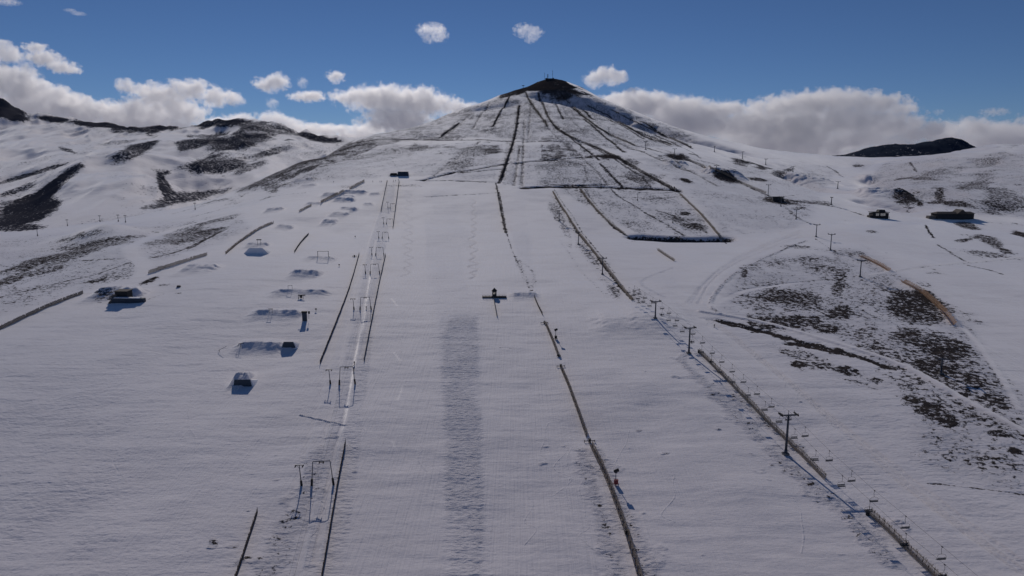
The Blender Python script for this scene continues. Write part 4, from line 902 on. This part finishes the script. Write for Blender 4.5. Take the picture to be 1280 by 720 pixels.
for dx_, nm_ in ((-.6, 'left'), (.6, 'right')):
    m = MB(); m.path([tuple(p + Vector((dx_, 0, 0))) for p in [pc[0] + (pc[0] - pc[1])] + pc + [G(492, 226) + Vector((0, 0, 4))]], .02, 5)
    tag(m.build('haul_rope', M['black']), f'thin tow rope along the {nm_} side of the two-legged frames', 'cable', 'ropes of the tow lift')
for (u, v, lab, H) in [(47, 295, 'leftmost small tow pylon on the open snow', 7), (84, 277, 'small tow pylon at the foot of the smooth white hill, left', 7), (125, 264, 'small tow pylon in front of the smooth white hill', 7), (157, 278, 'small tow pylon below and right of the one before the white hill', 7), (148, 256, 'small distant tow pylon behind the crest, on the white hill', 6), (244, 260, 'small tow pylon where the valley meets the slope', 7)]:
    if v < 285: v = max(v, 279 if u < 110 else (277 if u < 190 else 262))
    t_pylon(u, v, lab, 'small tow pylons on the left', H=7.5, tilt=0, s=1.5)
for (u, v, lab) in [(841, 279, 'short pylon among the dark rubble strip right of centre'), (797, 251, 'short pylon on the cross tracks right of centre'), (726, 186, 'short pylon left of the longest summit fence')]:
    t_pylon(u, v, lab, 'short pylons on the mountain', H=7.5, tilt=0, s=1.4)

# ------------------------------------------------------------------ snow guns and hydrants
def snow_gun(u, v, vtop, label, red=False):
    b = G(u, v); H = b.y * ray_dir(u, vtop).z + CZ - b.z; root = empty('snow_gun', b); tag(root, label, 'snow gun', 'snow guns beside the middle fence')
    m = MB(); m.tube((0, 0, -.2), (0, 0, H), .13, .10, 8); m.build('mast', M['steel'], root)
    m = MB(); m.tube((-.6, -.25, H + .05), (.65, .15, H + .3), .42, .52, 14); m.tube((.65, .15, H + .3), (.78, .19, H + .33), .56, .56, 14); m.build('fan_barrel', M['black'], root, False)
    m = MB(); m.box((0, 0, H - .35), (.7, .2, .6)); m.build('yoke', M['steel'], root)
    m = MB()
    for k in range(3):
        an = k * 2.094 + .5; m.tube((0, 0, .7), (math.cos(an) * 1.3, math.sin(an) * 1.3, 0), .08)
    m.build('tripod', M['red'] if red else M['black'], root)
    m = MB(); m.box((.1, -.1, .95), (1.2, .8, 1.3)); m.box((.1, -.1, 1.68), (1.3, .9, .12)); m.build('control_cabinet', M['red'] if red else M['black'], root)
    return root
snow_gun(769.5, 606, 589, 'black fan snow gun with a red cabinet, right of the ragged brown fence', True)
snow_gun(694.5, 424, 412.5, 'dark fan snow gun on a tall mast, right of the short brown fence')
def hydrant(u, v, label, L=3.2):
    b = G(u, v); root = empty('hydrant_pit', b); tag(root, label, 'hydrant', 'snowmaking hydrants along the middle fence')
    m = MB(); m.box((0, 0, .5), (.8, .8, 1.4)); m.build('box', M['black'], root)
    m = MB(); m.box((0, 0, 1.25), (1.0, 1.0, .12)); m.build('lid', M['darkwall'], root)
    m = MB(); m.tube((-L * .5, 0, .5), (L * .5, .2, .55), .14); m.tube((-L * .5, 0, 0), (-L * .5, 0, .9), .1); m.tube((L * .5, .2, 0), (L * .5, .2, .9), .1); m.build('pipe', M['black'], root)
hydrant(737, 553, 'nearest dark hydrant with side pipes, at the top of the ragged brown fence', 3.6)
hydrant(701, 459, 'dark hydrant with side pipes at the top of the middle brown fence', 3.4)
hydrant(698.5, 446, 'dark hydrant at the foot of the short brown fence', 1.6)
hydrant(680.5, 404.5, 'dark hydrant with side pipes at the top of the short brown fence', 3.6)
hydrant(784, 668, 'dark hydrant half way down the ragged brown fence', 1.2)
hydrant(1084.5, 644, 'dark reddish hydrant box at the head of the fence under the near chairs', .9)
hydrant(873.5, 441, 'dark hydrant box at the head of the long brown fence', .9)
hydrant(443, 321, 'dark hydrant left of the top of the paired fences', 2.8)

# ------------------------------------------------------------------ snow park pieces
def ramp(u, v, w, h, depth, label, slope=.75, cat='ski jump', board=None):
    b = G(u, v); root = empty('snow_ramp', b); tag(root, label, cat, 'built jumps of the snow park')
    wt, hw = w * .5 * slope, w * .5; n = 9; vs = []; 
    for k in range(n):
        s = k / (n - 1); z = h * (1 - s) ** 1.4 + .02; y = s * depth
        vs += [(-wt - (hw - wt) * s, y, z), (wt + (hw - wt) * s, y, z), (-hw - 1.2, y, -1.0), (hw + 1.2, y, -1.0)]
    fs = []
    for k in range(n - 1):
        a = 4 * k; fs += [(a, a + 1, a + 5, a + 4), (a, a + 4, a + 6, a + 2), (a + 1, a + 3, a + 7, a + 5)]
    fs += [(0, 2, 3, 1)]
    m = MB(); m.add(vs, fs); m.build('snow_body', M['packed'], root)
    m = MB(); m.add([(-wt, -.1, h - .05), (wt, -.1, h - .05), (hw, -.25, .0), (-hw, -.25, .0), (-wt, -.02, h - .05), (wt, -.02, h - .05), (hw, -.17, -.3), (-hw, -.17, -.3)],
                    [(0, 3, 2, 1), (4, 5, 6, 7), (0, 1, 5, 4), (1, 2, 6, 5), (3, 0, 4, 7), (2, 3, 7, 6)]); m.build('front_face', board or M['blue'], root)  # default navy puts the shade of the snow face into colour
    return root
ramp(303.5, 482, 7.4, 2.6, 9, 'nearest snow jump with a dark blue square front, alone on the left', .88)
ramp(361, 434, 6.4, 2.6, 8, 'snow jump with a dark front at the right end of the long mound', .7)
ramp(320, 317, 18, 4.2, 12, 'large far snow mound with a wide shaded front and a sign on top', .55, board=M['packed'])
def bx_thing(name, u, v, label, cat, parts, group=None, rz=0):
    b = G(u, v); root = empty(name, b, rz); tag(root, label, cat, group)
    for nm, mat, boxes in parts:
        m = MB()
        for bb in boxes:
            if bb[0] == 't': m.tube(*bb[1:])
            else: m.box(*bb)
        m.build(nm, mat, root)
    return root
bx_thing('jib_box', 381, 401, 'dark blue upright jib box at the right end of a long mound', 'park box', [('block', M['blue'], [((0, 0, 2.0), (2.3, 1.0, 4.2))]), ('cap', M['black'], [((0, 0, 4.6), (2.7, 1.2, 1.0)), ((-1.9, 0, 4.2), (1.2, .3, .3))]), ('sign_board', M['black'], [((2.4, 0, 4.4), (1.0, .15, 1.4)), ('t', (2.2, 0, 1), (2.3, 0, 4), .08)])])  # navy of the block is the shade on its near face
bx_thing('slide_rail', 376, 373, 'black T-shaped slide rail leaning on the mound edge', 'park rail', [('rail', M['black'], [((.6, 0, 1.9), (4.2, .4, .5)), ((.2, 0, 1.0), (1.2, .5, 1.4))]), ('leg', M['black'], [('t', (-.8, 0, 2.2), (-1.1, -1, -.3), .18)]), ('leg', M['black'], [('t', (1.4, 0, 1.8), (1.4, 0, -.3), .12)])])
bx_thing('slide_rail', 302, 434.5, 'thin bent slide rail near the left end of the nearest long mound', 'park rail', [('rail', M['black'], [('t', (-1.2, 0, 1.9), (1.2, .3, 2.1), .12), ('t', (-1.2, 0, 1.9), (-1.6, -.4, .6), .1)]), ('leg', M['black'], [('t', (-.3, 0, 1.9), (-.7, 0, -.3), .1)])])
bx_thing('slide_rail', 276, 440, 'short slide rail at the far left end of the nearest long mound', 'park rail', [('rail', M['steel'], [('t', (-1, 0, .8), (2.6, .5, 2.6), .09)]), ('leg', M['black'], [('t', (-.6, 0, 1), (-.8, 0, -.3), .1)])])
bx_thing('slide_rail', 337, 394, 'flat black rail lying on the crest of the second long mound', 'park rail', [('rail', M['black'], [((0, 2, 3.0), (2.4, .4, .25))]), ('leg', M['black'], [('t', (-.8, 2, 0), (-.8, 2, 3.0), .08)]), ('leg', M['black'], [('t', (.8, 2, 0), (.8, 2, 3.0), .08)])])
bx_thing('slide_rail', 361, 363, 'thin grey rail on the crest of the third long mound', 'park rail', [('rail', M['steel'], [('t', (-1.2, 2, 2.4), (1.6, 2, 2.7), .1)]), ('leg', M['steel'], [('t', (-1, 2, 0), (-1, 2, 2.4), .08)]), ('leg', M['steel'], [('t', (1.4, 2, 0), (1.4, 2, 2.6), .08)])])
bx_thing('sign_board', 324, 306, 'small dark sign board on top of the large far mound', 'sign', [('board', M['black'], [((0, 0, 4.0), (4.0, .15, .7))]), ('post', M['black'], [('t', (-1.2, 0, 0), (-1.2, 0, 4.6), .1)]), ('post', M['black'], [('t', (1.2, 0, 0), (1.2, 0, 4.6), .1)])])
bx_thing('start_frame', 404, 321, 'dark steel start frame standing open on the snow park', 'gate frame', [('post', M['steel'], [((-3.9, 0, 2.0), (.3, .3, 4.4))]), ('post', M['steel'], [((3.9, 0, 2.0), (.3, .3, 4.4))]), ('crossbeam', M['steel'], [((0, 0, 4.1), (8.1, .34, .35))]), ('foot', M['steel'], [((-4.6, 0, .12), (1.6, .5, .25))]), ('foot', M['steel'], [((4.4, 0, .12), (1.2, .5, .25))])])
for (u, v, lab) in [(424, 333, 'small dark marker right of the start frame'), (444, 297, 'small dark marker in the open snow left of the tow track'), (395, 389, 'small post right of the dark blue jib box'), (224, 359, 'dark rock half buried in snow left of the large mound')]:
    if 'rock' in lab:
        b = G(u, v); m = MB(); rr = random.Random(3)
        for q in range(4): m.box((rr.uniform(-1, 1), rr.uniform(-.5, .5), .4), (1.6, 1.2, 1.3), rr.uniform(0, 2), taper=.55)
        o = m.build('rock', M['stone']); o.location = b; tag(o, lab, 'rock')
    else:
        bx_thing('marker_post', u, v, lab, 'marker', [('post', M['black'], [('t', (0, 0, -.2), (0, 0, 1.6), .12)]), ('panel', M['black'], [((0, 0, 1.2), (1.1, .1, .6))])])

# ------------------------------------------------------------------ buildings
def gable(m, w, l, z, h, over=.4):
    x, y = w / 2 + over, l / 2 + over
    m.add([(-x, -y, z), (x, -y, z), (x, y, z), (-x, y, z), (-x, 0, z + h), (x, 0, z + h)], [(0, 1, 5, 4), (2, 3, 4, 5), (1, 2, 5), (3, 0, 4), (0, 3, 2, 1)])
b = G(618, 371); hut = empty('piste_hut', b); tag(hut, 'tiny pointed hut on a snowy deck in mid piste', 'hut')
m = MB(); m.box((0, 0, 1.8), (2.5, 2.5, 3.4)); m.build('wall', M['stone'], hut)
m = MB(); m.add([(-1.6, -1.6, 3.5), (1.6, -1.6, 3.5), (1.6, 1.6, 3.5), (-1.6, 1.6, 3.5), (0, 0, 5.4)], [(0, 1, 4), (1, 2, 4), (2, 3, 4), (3, 0, 4), (0, 3, 2, 1)]); m.build('roof', M['darkwall'], hut)
m = MB(); m.box((0, -1.27, 2.2), (1.5, .06, 1.2)); wq = m.build('window', M['glass'], hut)
m = MB(); m.box((0, -1.31, 2.85), (1.7, .08, .12)); m.box((0, -1.31, 1.55), (1.7, .08, .12)); m.box((-.8, -1.31, 2.2), (.12, .08, 1.18)); m.box((.8, -1.31, 2.2), (.12, .08, 1.18)); m.build('frame', M['black'], wq)
m = MB(); m.box((0, -.8, .1), (14, 3.4, .5)); m.build('deck', M['wood_dark'], hut)
m = MB()
for k in range(8): x = -6.8 + k * 13.6 / 7; m.tube((x, -2.4, .2), (x, -2.4, 1.5), .07)
m.tube((-6.8, -2.4, 1.45), (6.8, -2.4, 1.45), .06); m.tube((-6.8, -2.4, .9), (6.8, -2.4, .9), .04); m.box((2.6, -2.4, .6), (8.4, .12, .7)); m.build('railing', M['wood_dark'], hut)

b = G(1098, 272.5); lodge = empty('lodge', b); tag(lodge, 'small dark lodge with two bright windows at the end of the snow road', 'lodge')
m = MB(); m.box((0, 0, 2.0), (16, 8, 6.4)); m.build('wall', M['darkwall'], lodge)
m = MB(); m.box((0, 0, 6.0), (17.2, 9.4, .5)); m.box((1.8, 0, 7.3), (7, 6, 2.2), taper=.8); m.build('roof', M['black'], lodge)
for x, ww in ((-3.4, 3.0), (2.2, 4.8)):
    m = MB(); m.box((x, -4.03, 3.7), (ww, .06, 2.6)); wn_ = m.build('window', M['glass'], lodge)
    m = MB(); m.box((x, -4.08, 3.7), (.14, .06, 2.6)); m.box((x, -4.08, 5.05), (ww + .3, .1, .14)); m.box((x, -4.08, 2.35), (ww + .3, .1, .14)); m.build('frame', M['black'], wn_)
m = MB(); m.box((-8.8, -1, 1.2), (4.4, 6, 3.4), taper=.9); m.build('annex', M['darkwall'], lodge)
m = MB(); m.box((0, -5.6, 1.1), (15, 3, .3)); 
for k in range(9): m.tube((-7.4 + k * 1.85, -7.0, -1), (-7.4 + k * 1.85, -7.0, 2.2), .1)
m.tube((-7.4, -7.0, 2.2), (7.4, -7, 2.2), .08); m.build('terrace', M['wood_dark'], lodge)

b = G(1190, 273); st = empty('mountain_restaurant', b); tag(st, 'long low dark building with a peaked middle under the rocky hill', 'building')
m = MB(); m.box((0, 0, 2.2), (38, 10, 6.0)); m.build('wall', M['darkwall'], st)
m = MB(); m.add([(-20, -6, 5.2), (20, -6, 5.2), (20, 6, 5.2), (-20, 6, 5.2), (-16, 0, 7.0), (18, 0, 7.0)], [(0, 1, 5, 4), (2, 3, 4, 5), (1, 2, 5), (3, 0, 4), (0, 3, 2, 1)])
m.add([(1, -6.5, 5.3), (11, -6.5, 5.3), (11, 5, 5.3), (1, 5, 5.3), (6, -6.5, 9.5), (6, 5, 9.5)], [(0, 1, 4), (1, 2, 5, 4), (2, 3, 5), (3, 0, 4, 5)]); m.build('roof', M['wood_dark'], st)
for k in range(10):
    x = -16.5 + k * 3.6; m = MB(); m.box((x, -5.03, 3.2), (2.2, .06, 1.5)); m.build('window', M['black'], st)
m = MB(); m.box((-22, -1, 1.2), (8, 6, 3.2), taper=.9); m.build('annex', M['stone'], st)

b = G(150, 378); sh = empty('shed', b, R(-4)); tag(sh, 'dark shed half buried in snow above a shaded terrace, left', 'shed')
m = MB(); m.box((0, 4, 3.6), (7.2, 5, 5.0)); m.build('wall', M['black'], sh)
m = MB(); m.box((0, 4, 6.2), (8.0, 5.8, .35), rx=.06); m.build('roof', M['darkwall'], sh)
m = MB(); m.box((5, 0, 1.0), (20, 2.2, 3.4), taper=.97); m.build('terrace_shade_wall', M['blue'], sh)  # navy colour stands in for the blue shade below the shed
m = MB(); m.box((5, -.2, 2.85), (15, 2.6, .35)); m.build('terrace_slab', M['packed'], sh)
m = MB(); m.tube((-5.5, -1.5, -.5), (-2.4, .5, 3.6), .7, .5, 6); m.build('shed_shadow', M['stone'], sh)  # leaning piece stands in for the shed's shadow
m = MB(); m.box((-3.4, 2.0, 2.8), (3.0, 3.0, 3.0), taper=.8); m.build('stone_corner', M['stone'], sh)

b = G(504, 219); ls = empty('shade_block', b); tag(ls, 'blue grey block standing in for a shaded hollow behind the skiers at the tow lift top', 'lift station')  # solid navy block stands in for a shaded snow hollow
m = MB(); m.box((0, 0, 1.6), (14, 9, 5.4), taper=.85); m.build('wall', M['blue'], ls)
m = MB(); m.box((0, 0, 4.4), (12.6, 8.0, .4)); m.build('roof', M['steel'], ls)
m = MB(); m.box((-12, 0, 1.2), (10, 6, 3.0), taper=.7); m.build('annex', M['darkwall'], ls)
m = MB(); m.tube((3, -8, -.5), (4, -5, 4), .5, .5, 6); m.build('ramp_beam', M['steel'], ls)

b = G(687, 99.5, 1500); b = Vector((b.x, b.y, b.z)); su = empty('summit_station', b); tag(su, 'low dark station building on the summit under the masts', 'building')
m = MB(); m.box((0, 0, .2), (24, 8, 4.4)); m.build('wall', M['darkwall'], su)
m = MB(); m.box((0, 0, 2.6), (25, 9, .5)); m.box((10, 0, 3.8), (3, 3, 2.2)); m.box((-9, 0, 3.4), (4, 4, 1.2)); m.build('roof', M['black'], su)
for (du, H, r, lab) in [(690.7, 26, .42, 'tallest thin mast on the right of the summit'), (684.7, 15, .9, 'thicker short mast in the middle of the summit'), (680.7, 19, .34, 'thin faint mast on the left of the summit')]:
    x = b.y * pix_at(du, 98)[0]; o = empty('radio_mast', (x, b.y, b.z)); tag(o, lab, 'mast', 'masts on the summit')
    m = MB(); m.tube((0, 0, 0), (0, 0, H), r, r * .6, 6); m.build('pole', M['steel'], o)
    m = MB(); 
    for q in range(3): m.box((0, 0, H * (.5 + .18 * q)), (r * 5, .5, .8))
    m.build('antenna', M['steel'], o)
b2 = G(654, 107.5, 1500); o = empty('summit_lift_tower', b2); tag(o, 'small lift terminal on the left edge of the summit cone', 'lift tower')
m = MB(); m.tube((0, 0, -1), (0, 0, 6), .6, .5, 6); m.build('pole', M['steel'], o); m = MB(); m.box((0, 0, 6.2), (7, 2, 1.4)); m.build('crossarm', M['black'], o)
# upper dark clump where the fence ends
b = G(972, 251); o = empty('lift_terminal', b); tag(o, 'dark cluttered lift terminal where the upper fence ends', 'lift station')
m = MB(); m.box((0, 0, 1.8), (12, 5, 4), taper=.8); m.build('cabin', M['darkwall'], o)
m = MB(); m.box((-2, 0, 4.3), (15, 6, .8)); m.build('roof', M['black'], o)
for x in (-6, 0, 6):
    m = MB(); m.tube((x, -2, -2), (x, -2, 4), .35); m.build('leg', M['steel'], o)

# ------------------------------------------------------------------ people on the snow
ppl = [(458, 386, 'ski', 'dark', 'skier gliding down the shiny tow track between the paired fences'), (443, 456, 'stand', 'dark', 'upper of two skiers on the tow track beside the second frame'), (442.5, 463, 'stand', 'blue', 'lower of two skiers on the tow track beside the second frame'),
       (893, 409, 'ski', 'dark', 'lone skier on the snow road right of the second tower'), (466, 227.5, 'stand', 'dark', 'leftmost skier in the row at the tow lift top'), (475, 227.5, 'stand', 'blue', 'second skier from the left in the row at the tow lift top'), (477, 227.5, 'stand', 'dark', 'skier close beside the second one in the row at the tow lift top'),
       (484, 227, 'stand', 'dark', 'skier by the head of the left far fence'), (492, 227, 'stand', 'red', 'skier in the middle of the tow lift top'), (494.5, 226.5, 'stand', 'dark', 'skier just right of the middle of the tow lift top'), (498, 225, 'stand', 'dark', 'rightmost skier near the blue grey block'), (417, 228, 'stand', 'dark', 'skier far left of the row at the tow lift top')]
for (u, v, pose, cn, lab) in ppl:
    o = person(G(u, v), random.uniform(-.6, .6) + math.pi, pose, cn, lab, 'skiers on the snow'); 

# ------------------------------------------------------------------ clouds : real volumes far behind the mountain
def cloud_material(name, ells, dens, lump, rag, step):
    """density: the nearest of a few soft ellipsoids, eaten away by noise"""
    cm = bpy.data.materials.new(name); cm.use_nodes = True; nt = cm.node_tree; nt.nodes.clear()
    out = nt.nodes.new("ShaderNodeOutputMaterial"); pv = nt.nodes.new("ShaderNodeVolumePrincipled")
    pv.inputs['Color'].default_value = (0.993, 0.993, 0.995, 1); pv.inputs['Anisotropy'].default_value = CLOUD_G
    tc = N(nt, "ShaderNodeTexCoord"); P = tc.outputs['Object']; f = None
    for c, r in ells:
        s1 = N(nt, "ShaderNodeVectorMath", operation='SUBTRACT'); nt.links.new(P, s1.inputs[0]); s1.inputs[1].default_value = c
        s2 = N(nt, "ShaderNodeVectorMath", operation='DIVIDE'); nt.links.new(s1.outputs[0], s2.inputs[0]); s2.inputs[1].default_value = r
        s3 = N(nt, "ShaderNodeVectorMath", operation='LENGTH'); nt.links.new(s2.outputs[0], s3.inputs[0])
        if f is None: f = s3.outputs['Value']
        else:
            mn = N(nt, "ShaderNodeMath", operation='SMOOTH_MIN'); nt.links.new(f, mn.inputs[0]); nt.links.new(s3.outputs['Value'], mn.inputs[1]); mn.inputs[2].default_value = .25; f = mn.outputs[0]
    n1 = noise_node(nt, P, 1.0 / lump, 8, 0.66, .25)
    e = math_node(nt, 'ADD', math_node(nt, 'SUBTRACT', 1.0, f), math_node(nt, 'MULTIPLY', math_node(nt, 'SUBTRACT', n1, 0.5), rag))
    d = math_node(nt, 'MULTIPLY', math_node(nt, 'MULTIPLY', e, 3.0, clamp=True), dens)
    nt.links.new(d, pv.inputs['Density']); nt.links.new(pv.outputs[0], out.inputs['Volume'])
    cm.cycles.volume_step_rate = step
    return cm
CLOUD_G = 0.55
def icos(sub):
    bm = bmesh.new(); bmesh.ops.create_icosphere(bm, subdivisions=sub, radius=1.0); v = [tuple(x.co) for x in bm.verts]; f = [tuple(q.index for q in p.verts) for p in bm.faces]; bm.free(); return v, f
IV, IF = icos(2)
def cloud(label, blobs, dist=11000, thin=False, vox=34, puff=7, name='cloud', depth=1.3, amp=1.0, seed=1):
    rr = random.Random(seed * 31 + len(blobs)); m = MB(); px_ = dist / F; c0 = None; ells = []
    for (u, v, ru, rv) in blobs:
        c = ray_dir(u, v) * (dist + rr.uniform(-250, 250)) + Vector((0, 0, CZ)); c0 = c0 or c.copy()
        rx, rz = ru * px_, rv * px_; ry = min((rx + rz) * .5 * depth, 450)
        d = c - c0; ells.append(((d.x, d.y, d.z), (rx * 1.08, ry * 1.08, rz * 1.08)))
        m.add([(d.x + x * rx * 1.6, d.y + y * ry * 1.6, d.z + z * rz * 1.6) for x, y, z in IV], IF)
    mid = sorted(min(b[2], b[3]) for b in blobs)[len(blobs) // 2]
    small = mid < 8
    mat = cloud_material('cloud_vapour', ells, 0.0028 if thin else (0.009 if small else .0066), px_ * mid * (1.0 if small else 1.15), 7.0 if thin else (5.6 if small else 4.6) * max(.75, amp), .12 if not small else .3)
    o = m.build(name, mat); o.location = c0
    r_ = o.modifiers.new('union', 'REMESH'); r_.mode = 'VOXEL'; r_.voxel_size = 40 if small else 60
    tag(o, label, 'cloud'); return o
cloud('large white cloud bank rising at the left edge above the dark peak', [(-40, 110, 60, 34), (5, 68, 16, 13), (12, 98, 26, 16), (35, 116, 30, 18), (62, 132, 34, 17), (95, 140, 22, 14), (-60, 150, 60, 30), (20, 140, 50, 22)], seed=2)
cloud('small elongated puff above the left cloud bank', [(44, 60, 12, 5), (55, 73, 18, 8), (78, 84, 15, 6), (92, 88, 8, 4)], seed=3, amp=.6, vox=24, puff=5)
cloud('broad heap of cumulus behind the left ridge', [(122, 142, 24, 15), (150, 150, 34, 14), (180, 142, 34, 16), (158, 108, 12, 7), (178, 112, 16, 6), (205, 122, 26, 14), (236, 112, 24, 10), (225, 140, 26, 16), (272, 122, 20, 9), (292, 124, 12, 7), (190, 160, 60, 10)], seed=4)
cloud('low bright cloud tops behind the middle of the left ridge', [(268, 154, 14, 7), (300, 152, 20, 9), (340, 150, 20, 9), (360, 154, 16, 7), (390, 162, 24, 7), (420, 163, 22, 7), (455, 164, 28, 7), (500, 156, 44, 10), (330, 166, 60, 10), (440, 174, 50, 9), (390, 174, 50, 8)], seed=5, amp=.6)
cloud('small round white cloud over the left ridge', [(338, 105, 17, 8), (348, 101, 12, 9), (330, 108, 10, 5)], seed=6, amp=.6, vox=24)
cloud('flat little cloud left of the lens shaped one', [(384, 121, 18, 5), (393, 119, 10, 5)], seed=7, amp=.45, vox=22, puff=4)
cloud('tiny round cloud high left of the lens shaped one', [(419, 96, 9, 6)], seed=8, amp=.4, vox=20, puff=4)
cloud('tiny wisp below the small round cloud', [(340, 129, 6, 5)], thin=True, seed=9, amp=.4, vox=20, puff=3)
cloud('faint dot of cloud left of the tiny round one', [(378, 103, 5, 5)], thin=True, seed=19, amp=.3, vox=20, puff=3)
cloud('long smooth lens shaped cloud left of the mountain', [(440, 122, 24, 8), (480, 124, 44, 14), (520, 130, 36, 15), (527, 121, 16, 11), (556, 132, 22, 9), (575, 135, 22, 7), (500, 144, 40, 8)], seed=10, amp=.45, vox=30, puff=2)
cloud('ragged thin cloud high left of the summit', [(530, 38, 8, 6), (540, 36, 12, 5), (550, 42, 8, 8), (538, 47, 8, 5)], thin=True, seed=11, amp=.9, vox=20, puff=4)
cloud('small thin cloud directly above the summit', [(655, 38, 10, 6), (666, 40, 10, 5), (664, 47, 7, 5)], thin=True, seed=12, amp=.7, vox=20, puff=4)
cloud('compact oval white cloud right of the summit', [(745, 98, 13, 9), (757, 94, 14, 10), (770, 97, 13, 8)], seed=13, amp=.5, vox=24)
cloud('long grey cloud bank flowing down the right shoulder', [(775, 125, 26, 9), (800, 132, 40, 14), (845, 138, 40, 15), (880, 148, 40, 18), (930, 160, 50, 20), (905, 137, 30, 9), (850, 156, 60, 14), (970, 168, 60, 18), (930, 182, 60, 10)], seed=14, amp=.7)
cloud('wide grey cloud heap over the right skyline', [(975, 135, 34, 12), (1010, 131, 40, 14), (1050, 126, 40, 12), (1090, 130, 36, 11), (1120, 137, 22, 6), (1000, 152, 60, 20), (1060, 155, 70, 20), (1110, 160, 44, 16), (1150, 168, 30, 12), (1050, 178, 90, 14), (1000, 190, 90, 10)], seed=15, amp=.9)
cloud('pale cloud at the right edge behind the dark mountain', [(1190, 172, 26, 12), (1212, 160, 26, 11), (1245, 166, 32, 12), (1280, 166, 30, 12), (1320, 160, 40, 18), (1240, 178, 60, 10)], seed=16, amp=.7)
cloud('small soft cloud above the right edge bank', [(1243, 140, 13, 4)], thin=True, seed=17, amp=.5, vox=22, puff=4)
cloud('tiny pale puff between the right banks', [(1173, 140, 5, 3)], thin=True, seed=18, amp=.3, vox=18, puff=2)
cloud('thin streak of cloud in the top left corner', [(8, 2, 12, 3)], thin=True, seed=20, amp=.5, vox=22, puff=2)
cloud('thin slanting wisp near the top left', [(88, 13, 6, 1.6), (98, 17, 7, 1.8)], thin=True, seed=21, amp=.4, vox=18, puff=1)
